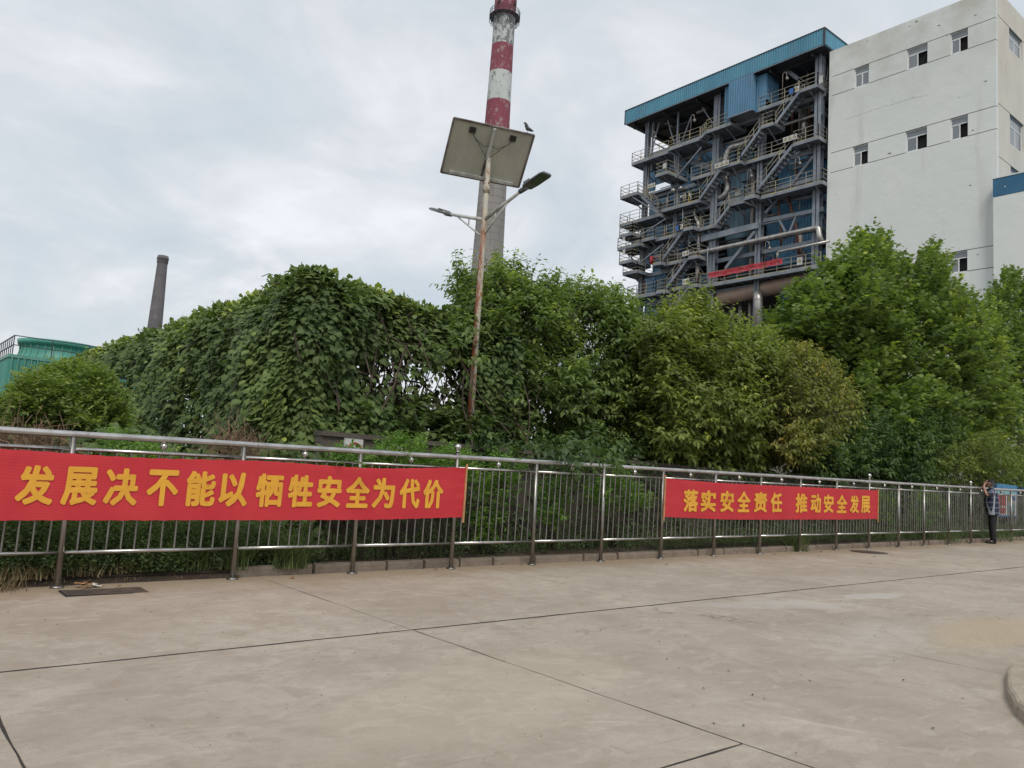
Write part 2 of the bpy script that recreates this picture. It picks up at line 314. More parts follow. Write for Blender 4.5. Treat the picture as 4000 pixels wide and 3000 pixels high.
# lamp pole: chalky paint with rust runs
m, t, b, N, L = newmat('rusty_white_pole'); v = posvec(t)
c = mixc(t, noise(t, v, 6, 5, .6, .4, .6), (.46,.45,.40), (.52,.47,.36))
c = mixc(t, noise(t, posvec(t, (1,1,.35)), 14, 7, .7, .54, .59), c, (.34,.15,.06))
c = mixc(t, noise(t, posvec(t, (1,1,.35)), 17, 7, .7, .595, .63), c, (.12,.035,.015))
sp = N('ShaderNodeSeparateXYZ'); L(v, sp.inputs[0])
xm = N('ShaderNodeMapRange'); L(sp.outputs[0], xm.inputs[0]); xm.inputs[1].default_value = 8.10; xm.inputs[2].default_value = 8.06
zl = N('ShaderNodeMapRange'); L(sp.outputs[2], zl.inputs[0]); zl.inputs[1].default_value = 6.0; zl.inputs[2].default_value = 5.2
c = mixc(t, mathn(t, 'MULTIPLY', mathn(t, 'MULTIPLY', xm.outputs[0], zl.outputs[0]), noise(t, posvec(t, (1,1,.25)), 8, 6, .7, .42, .52)), c, (.27,.085,.04))
L(c, b.inputs['Base Color']); b.inputs['Roughness'].default_value = .6; M['pole'] = m
M['white_arm'] = pm('chalky_white_paint', (.58,.58,.56), (.38,.375,.35), 5, .5, c3=(.20,.10,.06), s3=6, lo3=.70, hi3=.74)
M['lamp_head'] = pm('lamp_housing', (.18,.185,.19), (.12,.125,.13), 6, .5, .3)
M['lamp_lens'] = pm('lamp_lens', (.075,.10,.085), (.06,.08,.07), 3, .2)
M['panel_back'] = pm('panel_backsheet', (.50,.49,.42), (.44,.43,.37), 2.5, .6)
M['ribbon'] = pm('ribbon_line', (.44,.43,.36), None, rough=.6)
M['panel_front'] = pm('panel_cells', (.01,.015,.04), None, rough=.1)
M['alu'] = pm('panel_frame', (.30,.28,.27), (.12,.09,.085), 4, .5, .5)
# banner cloth and its print
m, t, b, N, L = newmat('red_banner_cloth'); v = posvec(t)
c = mixc(t, noise(t, v, 1.5, 4, .6, .35, .65), (.64,.034,.048), (.72,.05,.062))
wv = N('ShaderNodeTexWave'); wv.inputs['Scale'].default_value = 11; wv.bands_direction = 'Z'; wv.inputs['Distortion'].default_value = 2.5; L(posvec(t, (.02,.02,1)), wv.inputs[0])
c = mixc(t, mathn(t, 'MULTIPLY', wv.outputs[1], .22), c, (.43,.02,.032)); L(c, b.inputs['Base Color']); b.inputs['Roughness'].default_value = .7
tr = N('ShaderNodeBsdfTranslucent'); L(c, tr.inputs[0]); mx = N('ShaderNodeMixShader'); mx.inputs[0].default_value = .25; L(b.outputs[0], mx.inputs[1]); L(tr.outputs[0], mx.inputs[2]); L(mx.outputs[0], t.nodes['Material Output'].inputs[0])
M['banner'] = m
M['print'] = pm('yellow_print', (.74,.37,.035), (.68,.33,.03), 3, .7)
# plaid shirt
m, t, b, N, L = newmat('navy_plaid_shirt'); o = N('ShaderNodeTexCoord').outputs['Object']; s = N('ShaderNodeSeparateXYZ'); L(o, s.inputs[0])
def stripe(src, per, off, w):
    a = mathn(t, 'FRACT', mathn(t, 'ADD', mathn(t, 'DIVIDE', src, per), off)); return mathn(t, 'LESS_THAN', a, w)
h1 = stripe(s.outputs[2], .135, .05, .24); v1 = stripe(s.outputs[0], .19, .1, .12); v2 = stripe(s.outputs[0], .19, .36, .08)
w = mathn(t, 'MAXIMUM', mathn(t, 'MULTIPLY', h1, .30), mathn(t, 'MAXIMUM', mathn(t, 'MULTIPLY', v1, .9), mathn(t, 'MULTIPLY', v2, .8)))
c = mixc(t, w, (.012,.018,.045), (.34,.36,.40)); L(c, b.inputs['Base Color']); b.inputs['Roughness'].default_value = .85; M['plaid'] = m
M['leaf_cherry'] = leafmat('cherry_leaf', (.065,.102,.040), (.185,.250,.085), (.36,.42,.12))
M['leaf_cherry_y'] = leafmat('yellowing_cherry_leaf', (.095,.125,.040), (.230,.280,.080), (.39,.41,.10))
M['leaf_yellow'] = leafmat('ochre_leaf', (.10,.118,.04), (.26,.275,.085), (.42,.30,.08))
M['leaf_dark'] = leafmat('dark_cherry_leaf', (.040,.070,.032), (.125,.185,.072), (.24,.30,.10))
M['leaf_plane'] = leafmat('plane_tree_leaf', (.062,.100,.034), (.190,.255,.074), (.40,.45,.10))
M['leaf_ivy'] = leafmat('ivy_leaf', (.062,.098,.036), (.165,.225,.072), (.36,.41,.08), trans=.24, rough=.5)
M['leaf_shrub'] = leafmat('privet_leaf', (.080,.115,.036), (.20,.26,.075), (.33,.38,.10))
M['leaf_nandina'] = leafmat('light_green_leaf', (.06,.115,.03), (.15,.26,.06), (.27,.37,.09))
M['leaf_weed'] = leafmat('weed_leaf', (.085,.125,.065), (.20,.27,.13), (.28,.33,.16))
M['grass'] = leafmat('grass_blade', (.06,.085,.035), (.14,.19,.07), (.26,.28,.12), trans=.15)
M['drygrass'] = leafmat('dry_grass_blade', (.11,.085,.045), (.26,.20,.11), (.32,.27,.16), trans=.1)

# ------------------------------------------------------------------ leaf batches
def tpl(pts, tris): return np.array(pts, float), np.array(tris, int)
def leaf_long(w=.17, droop=.28, fold=.07):
    ts = (0, .3, .65, 1); ws = (0, w, w*.85, 0); V = [(0, t_, -droop*t_*t_) for t_ in ts]
    for sg in (-1, 1): V += [(sg*ws[i], ts[i]+.0, -droop*ts[i]**2+fold) for i in (1, 2)]
    T = []
    for b0, fl in ((4, 0), (6, 1)):
        q = [(0, 1, b0), (1, 2, b0+1), (1, b0+1, b0), (2, 3, b0+1)]
        T += [x[::-1] if fl else x for x in q]
    return tpl(V, T)
def leaf_fan(out, cup=.08, c0=(0, .42)):
    V = [(c0[0], c0[1], 0)]+[(x, y, -cup*(abs(x)*1.5+(y-.5)**2*2)) for x, y in out]; n = len(out)
    return tpl(V, [(0, 1+i, 1+(i+1) % n) for i in range(n)])
T_CH = leaf_long(.21, .26, .06); T_NAR = leaf_long(.12, .15, .04)
T_IVY = leaf_fan([(0,0),(.28,-.06),(.46,.22),(.40,.55),(.20,.68),(0,1.02),(-.20,.68),(-.40,.55),(-.46,.22),(-.28,-.06)], .22)
T_PLN = leaf_fan([(0,0),(.30,-.10),(.26,.16),(.56,.22),(.36,.42),(.44,.72),(.17,.62),(0,1.05),(-.17,.62),(-.44,.72),(-.36,.42),(-.56,.22),(-.26,.16),(-.30,-.10)], .14, (0,.32))
T_SM = tpl([(0,0,0),(.26,.45,.06),(0,1,-.12),(-.26,.45,.06),(0,.5,-.03)], [(0,1,4),(1,2,4),(2,3,4),(3,0,4)])
def frames(d, n):
    d = d/(np.linalg.norm(d, axis=1, keepdims=True)+1e-9); n = n-d*(n*d).sum(1, keepdims=True); n /= (np.linalg.norm(n, axis=1, keepdims=True)+1e-9)
    return np.cross(d, n), d, n
def leaf_mesh(name, tp, P, D, NN, size, tint, mat):
    V, T = tp; x, y, z = frames(np.asarray(D, float), np.asarray(NN, float)); k = len(P); nv = len(V)
    W = P[:, None, :]+size[:, None, None]*(V[None, :, 0, None]*x[:, None, :]+V[None, :, 1, None]*y[:, None, :]+V[None, :, 2, None]*z[:, None, :])
    W = W.reshape(-1, 3); TT = (T[None]+np.arange(k)[:, None, None]*nv).reshape(-1, 3)
    me = bpy.data.meshes.new(name); me.vertices.add(len(W)); me.vertices.foreach_set('co', W.ravel().astype(np.float32))
    me.loops.add(TT.size); me.loops.foreach_set('vertex_index', TT.ravel().astype(np.int32)); me.polygons.add(len(TT))
    me.polygons.foreach_set('loop_start', np.arange(0, TT.size, 3, dtype=np.int32)); me.update(calc_edges=True)
    a = me.attributes.new('tint', 'FLOAT', 'POINT'); a.data.foreach_set('value', np.repeat(np.clip(tint, 0, 1), nv).astype(np.float32))
    me.materials.append(mat); return me
def rnd(n, s=1.0): return rng.normal(0, s, (n, 3))
def shoots(P, D, nleaf, sl, size, tint, spread=.9, droop=.5, jit=.25):
    """leaves set alternately along short shoots starting at P heading D"""
    k = len(P); D = D/(np.linalg.norm(D, axis=1, keepdims=True)+1e-9); i = np.arange(nleaf)
    t_ = (i+.5)/nleaf; side = np.cross(D, np.array([0, 0, 1.])); side /= (np.linalg.norm(side, axis=1, keepdims=True)+1e-9); up = np.cross(side, D)
    L_ = sl*rng.uniform(.7, 1.25, k)
    pos = P[:, None]+D[:, None]*(L_[:, None, None]*t_[None, :, None]); pos[..., 2] -= .12*L_[:, None]*t_[None]**2
    sg = np.where(i % 2 == 0, 1, -1)[None, :, None]; a = rng.uniform(-.9, .9, (k, nleaf, 1))
    dirs = D[:, None]*rng.uniform(.25, .8, (k, nleaf, 1))+side[:, None]*sg*spread*np.cos(a)+up[:, None]*np.sin(a)*spread*.8
    dirs += rng.normal(0, jit, dirs.shape); dirs[..., 2] -= droop
    nr = np.zeros_like(dirs); nr[..., 2] = 1; nr += rng.normal(0, .35, nr.shape)
    sz = size*rng.uniform(.65, 1.2, (k, nleaf))*(1-.35*t_[None]**2)
    tn = (tint[:, None]+.30*t_[None]**1.5-.05+rng.normal(0, .10, (k, nleaf)))
    return pos.reshape(-1, 3), dirs.reshape(-1, 3), nr.reshape(-1, 3), sz.ravel(), tn.ravel()
def inpoly(px, py, poly):
    c = np.zeros(len(px), bool); n = len(poly)
    for i in range(n):
        x1, y1 = poly[i]; x2, y2 = poly[(i+1) % n]
        k = ((y1 > py) != (y2 > py)) & (px < (x2-x1)*(py-y1)/((y2-y1)+1e-9)+x1); c ^= k
    return c
def pdist(px, py, poly):
    d = np.full(len(px), 1e9); n = len(poly)
    for i in range(n):
        a = np.array(poly[i], float); b = np.array(poly[(i+1) % n], float); ab = b-a
        t_ = np.clip(((px-a[0])*ab[0]+(py-a[1])*ab[1])/(ab@ab), 0, 1); d = np.minimum(d, np.hypot(px-a[0]-t_*ab[0], py-a[1]-t_*ab[1]))
    return d
def crown_points(poly, n, Y0, T, clump=.5, rnd_px=190., shell=.6):
    """points filling a rounded crown whose outline was surveyed at the distance Y0; T = half depth in metres"""
    po = np.array(poly, float); lo = po.min(0); hi = po.max(0); X = []; tot = 0
    ncl = max(6, int(n/130)); cxs = rng.uniform(lo, hi, (ncl*6, 2)); cxs = cxs[inpoly(cxs[:, 0], cxs[:, 1], poly)][:ncl]
    while tot < n:
        q = rng.uniform(lo, hi, (n*2, 2)); k = inpoly(q[:, 0], q[:, 1], poly); q = q[k]; X.append(q); tot += len(q)
    q = np.concatenate(X)[:n]
    dd = ((q[:, None]-cxs[None])**2).sum(2); j = dd.argmin(1); w = rng.random(n) < clump; f = rng.uniform(.15, .55, n)
    q2 = q+(cxs[j]-q)*f[:, None]; q = np.where(w[:, None], q2, q)
    e = np.clip(pdist(q[:, 0], q[:, 1], poly)/rnd_px, 0, 1); hf = T*np.sqrt(1-(1-e)**2)+.12
    s = rng.random(n); u = np.where(s < shell, -rng.uniform(.75, 1.0, n), rng.uniform(-1, 1, n)); bumpy = rng.normal(0, .18, n)
    off = (np.sin(cxs[j][:, 0]*.05)+np.cos(cxs[j][:, 1]*.07))*.18*T
    Yp = Y0+u*hf+bumpy+off
    d = np.stack([ray(a, b) for a, b in q]); P = CP+d*(Yp/d[:, 1])[:, None]
    return P, u, q, e
def crown(poly, n, Y0, T, tp, mat, size, sl, nleaf, up=.7, tint0=.35, parent=None, name='crown', droop=.5, fill=0, dens=1.0, sink=.42, twig=0):
    n = int(n*dens); P, u, q, e = crown_points(poly, n, Y0, T); P[:, 2] -= sl*sink*max(up, 0)
    c = P.mean(0); D = (P-c); D[:, 0] *= .6; D /= (np.linalg.norm(D, axis=1, keepdims=True)+1e-9)
    D = D*.5+rnd(n, .35); D[:, 2] += up; D[:, 1] -= .25
    nz_ = np.sin(P[:, 0]*1.7+P[:, 2]*2.3)*.12+np.cos(P[:, 0]*3.1-P[:, 2]*1.9)*.08
    tint = tint0+nz_+rng.normal(0, .10, n)+(rng.random(n) < .05)*.25
    if twig:
        mbt = MB(); Dn = D/np.linalg.norm(D, axis=1, keepdims=True)
        for i_ in range(min(n, int(700*twig))): p_ = P[i_]-Dn[i_]*sl*.5; mbt.tube([p_, P[i_]+Dn[i_]*sl*.35, P[i_]+Dn[i_]*sl*.95-np.array([0, 0, .1*sl])], [.008, .005, .002], 3, False)
        mbt.obj('twigs', M['bark'], parent, kind='stuff')
    r = shoots(P, D, nleaf, sl, size, tint, droop=droop)
    if fill:
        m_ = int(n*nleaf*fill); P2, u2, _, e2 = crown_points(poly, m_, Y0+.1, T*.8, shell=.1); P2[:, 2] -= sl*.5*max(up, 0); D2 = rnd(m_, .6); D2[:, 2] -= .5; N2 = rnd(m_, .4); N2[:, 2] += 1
        r = [np.concatenate([a, b_]) for a, b_ in zip(r, (P2, D2, N2, size*rng.uniform(.7, 1.15, m_), tint0-.12+rng.normal(0, .1, m_)))]  # inner leaves tinted darker, the crown's inner shade put into colour
    return obj_from_mesh(name, leaf_mesh(name, tp, *r, mat), parent)
def limb_tree(root, P0, ends, r0, parent, mat, fork=.45):
    """tapered trunk with limbs to the given end points"""
    P0 = np.array(P0, float); top = P0+(np.mean(ends, 0)-P0)*fork; top[:2] = P0[:2]+(top[:2]-P0[:2])*.5
    m1 = MB(); mid = (P0+top)/2+rng.normal(0, .05, 3); m1.tube([P0-np.array([0, 0, .1]), mid, top], [r0*1.15, r0*.95, r0*.8], 9)
    m1.obj('trunk', mat, parent, True)
    for e in ends:
        e = np.array(e, float); a = top+rng.normal(0, .03, 3); b = a+(e-a)*.45+np.array([0, 0, .25])+rng.normal(0, .12, 3)
        mm = MB(); mm.tube([a-np.array([0, 0, .15]), (a+b)/2, b, b+(e-b)*.6+rng.normal(0, .08, 3), e], [r0*.55, r0*.45, r0*.32, r0*.18, r0*.06], 6)
        for k in range(5):
            s0 = b+(e-b)*rng.uniform(0, .9); mm.tube([s0, s0+rng.normal(0, .25, 3)+np.array([0, 0, .2]), s0+rng.normal(0, .5, 3)+np.array([0, 0, .45])], [r0*.14, r0*.09, r0*.03], 4)
        mm.obj('limb', mat, parent, True)

# ================================================================== GROUND
xs = [-900, -40, 60, 900]; ys = [-900, -6.2, 900]
mb = MB(); V = [(x, y, gz(x)-.14) for y in (-900, 900) for x in xs]; mb.add(V, [(0,1,5,4),(1,2,6,5),(2,3,7,6)]); tag(mb.obj('terrain', M['terrain']), kind='structure')
road = bpy.data.objects.new('road', None); COL.objects.link(road); road['kind'] = 'structure'
mb = MB(); mb.add([(-30, -12, gz(-30)-.003), (60, -12, gz(60)-.003), (60, 8.86, gz(60)-.003), (-30, 8.86, gz(-30)-.003)], [(0,1,2,3)])
o = mb.obj('joint_filler', M['joint'], road)
def slab(x0, x1, y0, y1, g=.006, gy=.014):
    g = g if isinstance(g, tuple) else (g, g); gy = gy if isinstance(gy, tuple) else (gy, gy); a, b_, c_, d_ = x0+g[0], x1-g[1], y0+gy[0], y1-gy[1]; bv = .003; V = []; j = abs(rng.normal(0, .0008))
    nx = max(2, int((b_-a)/.12)); ny = max(2, int((d_-c_)/.12)); wob = lambda k: .002*math.sin(k*2.7)+.0025*math.sin(k*7.1+1)+abs(rng.normal(0, .0025))
    ring = []
    for i in range(nx): x = a+(b_-a)*i/nx; ring.append((x, c_+wob(x)+.002))
    for i in range(ny): y = c_+(d_-c_)*i/ny; ring.append((b_-wob(y)-.002, y))
    for i in range(nx): x = b_-(b_-a)*i/nx; ring.append((x, d_-wob(x+3)-.002))
    for i in range(ny): y = d_-(d_-c_)*i/ny; ring.append((a+wob(y+5)+.002, y))
    n = len(ring); cxm = (a+b_)/2; cym = (c_+d_)/2
    top = [(x+(bv if x < cxm else -bv), y+(bv if y < cym else -bv), gz(x)+j) for x, y in ring]; mid = [(x, y, gz(x)+j-.003) for x, y in ring]; bot = [(x, y, gz(x)-.04) for x, y in ring]
    m_ = MB(); m_.add(top+mid+bot, [tuple(range(n))]+[(i+n, (i+1) % n+n, (i+1) % n, i) for i in range(n)]+[(i+2*n, (i+1) % n+2*n, (i+1) % n+n, i+n) for i in range(n)])
    return m_.obj('concrete_slab', M['road'], road)
XJ = [-20, -14.1, -11.1, -8.1, -5.15, -2.2, .73, 3.70, 6.82, 9.72, 12.5, 15.32, 18.3, 21.3, 24.3, 27.3, 30.3, 33.3, 36.3, 42, 48]
for i in range(len(XJ)-1):
    x0, x1 = XJ[i], XJ[i+1]
    slab(x0, x1, 5.61, 8.84, .004 if x0 in (6.82, 3.70) else .0022, .020)
    if x1 <= 3.8: slab(x0, x1, 2.49, 5.61, (.003, .006 if x1 == 3.70 else .003), (.006, .020)); slab(x0, x1, -1.0, 2.49, (.003, .006 if x1 == 3.70 else .003), (.01, .006))
    else: slab(x0, x1, -1.0, 5.61, (.006 if x0 == 3.70 else .003, .003), (.01, .020))
    slab(x0, x1, -9, -1.0)
# planting bed behind the kerb
mb = MB(); nx = 90; ys = [8.9, 9.05, 9.3, 9.7, 10.3, 14, 60]; V = []
for j, y in enumerate(ys):
    for i in range(nx+1):
        x = -20+80*i/nx; V.append((x, y, gz(x)+(.05 if j == 0 else .08+rng.uniform(0, .05))*(1 if j < 5 else .5)))
mb.add(V, [(j*(nx+1)+i, j*(nx+1)+i+1, (j+1)*(nx+1)+i+1, (j+1)*(nx+1)+i) for j in range(len(ys)-1) for i in range(nx)])
tag(mb.obj('planting_bed', M['soil']), kind='structure')
mb = MB(); mb.add([(-20, 8.80, gz(-20)+.004), (3.5, 8.80, gz(3.5)+.004), (3.5, 9.0, gz(3.5)+.07), (-20, 9.0, gz(-20)+.07)], [(0,1,2,3)]); tag(mb.obj('bed_soil_edge', M['soil']), kind='structure')
# kerb stones along the bed
kerb = bpy.data.objects.new('kerb', None); COL.objects.link(kerb); kerb['kind'] = 'structure'
def kstone(p, q, w=.11, h=.105, par=kerb, base=None):
    p = np.array(p, float); q = np.array(q, float); d = q-p; l = np.linalg.norm(d); d /= l; n_ = np.array([-d[1], d[0]])
    m_ = MB(); prof = [(0, -.06), (0, h-.03), (.012, h-.008), (.03, h), (w, h), (w, -.06)]; V = []
    for s_ in ((.02, .5, .98) if par is not kerb else (.005, .5, .995)):
        c0 = p+d*l*s_
        for a, z in prof: xy = c0+n_*a; V.append((xy[0], xy[1], gz(xy[0])+z+rng.normal(0, .0025)))
    k = len(prof); Fc = [(s_*k+i, s_*k+i+1, (s_+1)*k+i+1, (s_+1)*k+i) for s_ in (0, 1) for i in range(k-1)]+[tuple(range(k-1, -1, -1)), tuple(2*k+i for i in range(k))]
    return m_.add(V, [f[::-1] for f in Fc]).obj('kerb_stone', M['kerb'], par)
x = 3.45; 
while x < 46:
    l = random.choice([.55, .72, .95, .98, 1.0]); yb = 8.85 if x < 5 else 8.85-.06*min((x-5)/3, 1)
    kstone((x, yb+rng.normal(0, .006)), (x+l-.02, yb+rng.normal(0, .006))); x += l+(.03 if random.random() < .2 else .008)
# kerbed island at the right, its corner in view
isl = bpy.data.objects.new('island_kerb', None); COL.objects.link(isl); isl['kind'] = 'structure'
kp = [(7.42,2.42),(7.05,2.40),(6.66,2.30),(6.04,2.08),(5.62,1.88),(5.30,1.66),(5.02,1.32),(4.82,.95),(4.68,.5),(4.62,0),(4.62,-.6)]
for i in range(len(kp)-1): kstone(kp[i+1], kp[i], .17, .13, isl) if False else kstone(kp[i], kp[i+1], .11, .05+.045*min(i/4, 1), isl)
M['kerb_light'] = pm('pale_kerb_stone', (.40,.34,.265), (.32,.27,.21), 5, .9, bmp=.5, bscale=45, c3=(.22,.18,.14), s3=12, lo3=.6, hi3=.72)
for o in isl.children: o.data.materials[0] = M['kerb_light']
ring = kp+[(4.6,-4),(12,-4),(12,1.0),(8.2,2.2)]
mb = MB(); mb.add([(x_+.03, y_-.05, gz(x_)+.035) for x_, y_ in ring], [tuple(range(len(ring)))[::-1]]); tag(mb.obj('island_soil', M['soil']), kind='structure')

# ================================================================== BACKGROUND: chimneys
def lathe_band(c, zs, rs, mat, name, parent, n=40):
    m_ = MB(); m_.tube([(c[0], c[1], z) for z in zs], rs, n, False); return m_.obj(name, mat, parent, True)
cb = np.array([89.9, 120.1]); ch = thing('striped_chimney', (cb[0], cb[1], 0), 'tall concrete chimney with red and white bands rising behind the lamp', 'chimney')
def RC(z): return np.interp(z, [0, 41, 50.5, 70, 86, 92, 100, 130], [4.0, 2.95, 2.79, 2.42, 2.12, 2.14, 2.18, 2.1])
for z0, z1, mt, nm in ((0, 61.5, 'ch_bare', 'shaft'), (61.5, 67.5, 'ch_white', 'painted_band'), (67.5, 74.4, 'ch_red', 'painted_band'), (74.4, 80.4, 'ch_white', 'painted_band'), (80.4, 86.1, 'ch_red', 'painted_band'), (86.1, 92.1, 'ch_white2', 'painted_band'), (92.1, 99, 'ch_red', 'painted_band'), (99, 106, 'ch_white', 'painted_band'), (106, 112, 'ch_red', 'painted_band')):
    zz = list(np.linspace(z0, z1, 6)); lathe_band(cb, zz, [float(RC(z))+(.02 if nm != 'shaft' else 0) for z in zz], M[mt], nm, ch)
for z in np.arange(30, 61, 1.45):   # pour joints
    lathe_band(cb, [z, z+.07], [float(RC(z))+.012]*2, M['ch_joint'], 'pour_joint', ch)
mb = MB()
for k in range(26):
    z = 31+k*1.45*.8; a = random.uniform(0, 6.28)
    if k % 2: a = math.atan2(-cb[1], -cb[0])+random.uniform(-1, 1)
    mb.tube([(cb[0]+(RC(z+q)+.01)*math.cos(a), cb[1]+(RC(z+q)+.01)*math.sin(a), z+q) for q in (0, 2.9)], .035, 4)
mb.obj('vertical_seam', M['ch_joint'], ch)
mb = MB(); zp = 92.3; n = 16
pts = [(math.cos(2*math.pi*k/n), math.sin(2*math.pi*k/n)) for k in range(n)]
for k in range(n):
    a, b_ = pts[k], pts[(k+1) % n]; P3 = lambda p, r, z: (cb[0]+p[0]*r, cb[1]+p[1]*r, z)
    for z in (zp, zp+.6, zp+1.15, zp-1.0): mb.bar(P3(a, 3.05 if z >= zp else 2.95, z), P3(b_, 3.05 if z >= zp else 2.95, z), .06)
    mb.bar(P3(a, 3.05, zp-1), P3(a, 3.05, zp+1.15), .06); mb.bar(P3(a, 2.2, zp), P3(a, 3.05, zp), .09); mb.bar(P3(a, 3.0, zp-.1), P3(a, 2.15, zp-1.9), .06); mb.bar(P3(a, 2.95, zp-1), P3(b_, 2.15, zp-1.9), .05)
    for s_ in (.33, .66): q = (a[0]+(b_[0]-a[0])*s_, a[1]+(b_[1]-a[1])*s_); mb.bar(P3(q, 3.05, zp), P3(q, 3.05, zp+1.15), .05)
mb.obj('gallery_railing', M['frame_dark'], ch)
mb = MB(); V = [];
for k in range(n): V += [P3(pts[k], 2.1, zp), P3(pts[k], 3.0, zp)]
mb.add(V, [(2*k, 2*k+1, (2*k+3) % (2*n), (2*k+2) % (2*n)) for k in range(n)]); mb.obj('gallery_deck', M['frame'], ch)
for a in (math.radians(200), math.radians(285)):
    m_ = MB(); q = (math.cos(a), math.sin(a)); m_.bar(P3(q, 2.1, zp+2.2), P3(q, 2.5, zp+2.2), .12); m_.tube([P3(q, 2.5, zp+1.9), P3(q, 2.5, zp+2.7)], .22, 8); m_.obj('obstruction_lamp', M['frame_dark'], ch)
cs = np.array([50.87, 193.42]); c2 = thing('old_chimney', (cs[0], cs[1], 0), 'weathered grey brick chimney with a stepped dark rim, far beyond the ivy', 'chimney')
RS = lambda z: float(np.interp(z, [0, 28.8, 46.5, 50], [2.3, 1.63, 1.09, 1.0]))
zz = list(np.linspace(0, 46.2, 12)); lathe_band(cs, zz, [RS(z) for z in zz], M['chim_small'], 'shaft', c2)
lathe_band(cs, [45.6, 45.8, 46.7, 46.75, 47.05, 47.1, 47.5, 47.5, 46.9], [1.13, 1.22, 1.25, 1.31, 1.31, 1.2, 1.17, .95, .9], M['chim_small'], 'rim', c2)

# ================================================================== white-grey process building
XW, YC, YF = 54.73, 19.21, 30.62
wb = thing('process_building', (XW, YC, 0), 'tall grey-white rendered building with half-open sliding windows beside the boiler', 'building')
bands = [(33.64, 32.09), (27.49, 25.93)]
zc = PX(3783, 975, XW)[2]; zd = PX(3783, 1058, XW)[2]; bands.append((zc, zd)); bands.append((zc-6.4, zd-6.4))
win = {0: [(3337,3394,300), (3542,3623,215), (3712,3781,150)], 1: [(3331,3390,610), (3537,3621,550), (3712,3781,500)], 2: [(3706,3779,1025)], 3: []}
TOPZ = 35.78
def wbox(y0, y1, z0, z1, mat='white_wall', x0=XW, x1=XW+.3): MBW.box((x0, y0, z0), (x1, y1, z1))
MBW = MB(); G = .026; zs_ = TOPZ
for bi, (za, zb) in enumerate(bands):
    wbox(YC-.025, YF, za+G, zs_); 
    ws = sorted([tuple(sorted((PX(a, y_, XW)[1], PX(b_, y_, XW)[1]))) for a, b_, y_ in win[bi]])
    y = YC-.025
    for a, b_ in ws: wbox(y, a, zb+G, za-G); y = b_
    wbox(y, YF, zb+G, za-G)
    zs_ = zb-G
wbox(YC-.025, YF, 0, zs_)
MBW.obj('wall', M['white_wall'], wb)
mb = MB(); 
for bi, (za, zb) in enumerate(bands):
    ws = sorted([tuple(sorted((PX(a, y_, XW)[1], PX(b_, y_, XW)[1]))) for a, b_, y_ in win[bi]])
    for z in (za, zb):
        y = YC+.01
        for a, b_ in ws+[(YF-.01, 0)]:
            mb = MB(); mb.box((XW+.05, y, z-G-.01), (XW+.28, a, z+G+.01)); mb.obj('wall_groove', M['groove'], wb); y = b_
def window(par, o, u, W_, H_, n_, openr=True, panes=3, wall_t=.3):
    """o = lower corner on wall plane, u = unit along, n_ = outward"""
    o = np.array(o, float); u = np.array(u, float); n_ = np.array(n_, float); z = np.array([0, 0, 1.]); D0 = -.12
    def bx(m_, a0, a1, z0, z1, d0, d1):
        P = [o+u*a+z*b_+n_*d for d in (d0, d1) for a, b_ in ((a0, z0), (a1, z0), (a1, z1), (a0, z1))]
        m_.add(P, [(0,1,2,3),(7,6,5,4),(0,4,5,1),(1,5,6,2),(2,6,7,3),(3,7,4,0)])
    f = MB(); t_ = .055
    for a0, a1, z0, z1 in ((0, W_, 0, t_), (0, W_, H_-t_, H_), (0, t_, t_, H_-t_), (W_-t_, W_, t_, H_-t_), (t_, W_-t_, H_*.66, H_*.66+t_), (W_*.5-t_/2, W_*.5+t_/2, t_, H_*.66)): bx(f, a0, a1, z0, z1, D0-.06, D0)
    fr = f.obj('window', M['white_frame'], par)
    m_ = MB(); bx(m_, t_, W_-t_, H_*.66+t_, H_-t_, D0-.04, D0-.03); m_.obj('pane', M['glass'], fr)
    if openr is None: rg = ((t_, W_*.5), (W_*.5, W_-t_))
    else: rg = ((t_, W_*.5),) if openr else ((W_*.5, W_-t_),)
    for a0, a1 in rg:
        m_ = MB(); bx(m_, a0+.04, a1-.03, t_+.04, H_*.66-.04, D0-.04, D0-.03); m_.obj('pane', M['glass'], fr)
        m_ = MB()
        for q in ((a0, a1, t_, t_+.045), (a0, a1, H_*.66-.045, H_*.66), (a0, a0+.045, t_, H_*.66), (a1-.045, a1, t_, H_*.66)): bx(m_, *q, D0-.045, D0-.012)
        m_.obj('sash', M['white_frame'], fr)
    return fr
for bi, (za, zb) in enumerate(bands):
    for k, (a, b_, y_) in enumerate(win[bi]):
        y0, y1 = sorted((PX(a, y_, XW)[1], PX(b_, y_, XW)[1])); full = (bi == 0 and k == 0)
        # image left = far Y: far half is glazed, near half slid open
        window(wb, (XW, y1, zb), (0, -1, 0), y1-y0, za-zb, (-1, 0, 0), None if full else True)
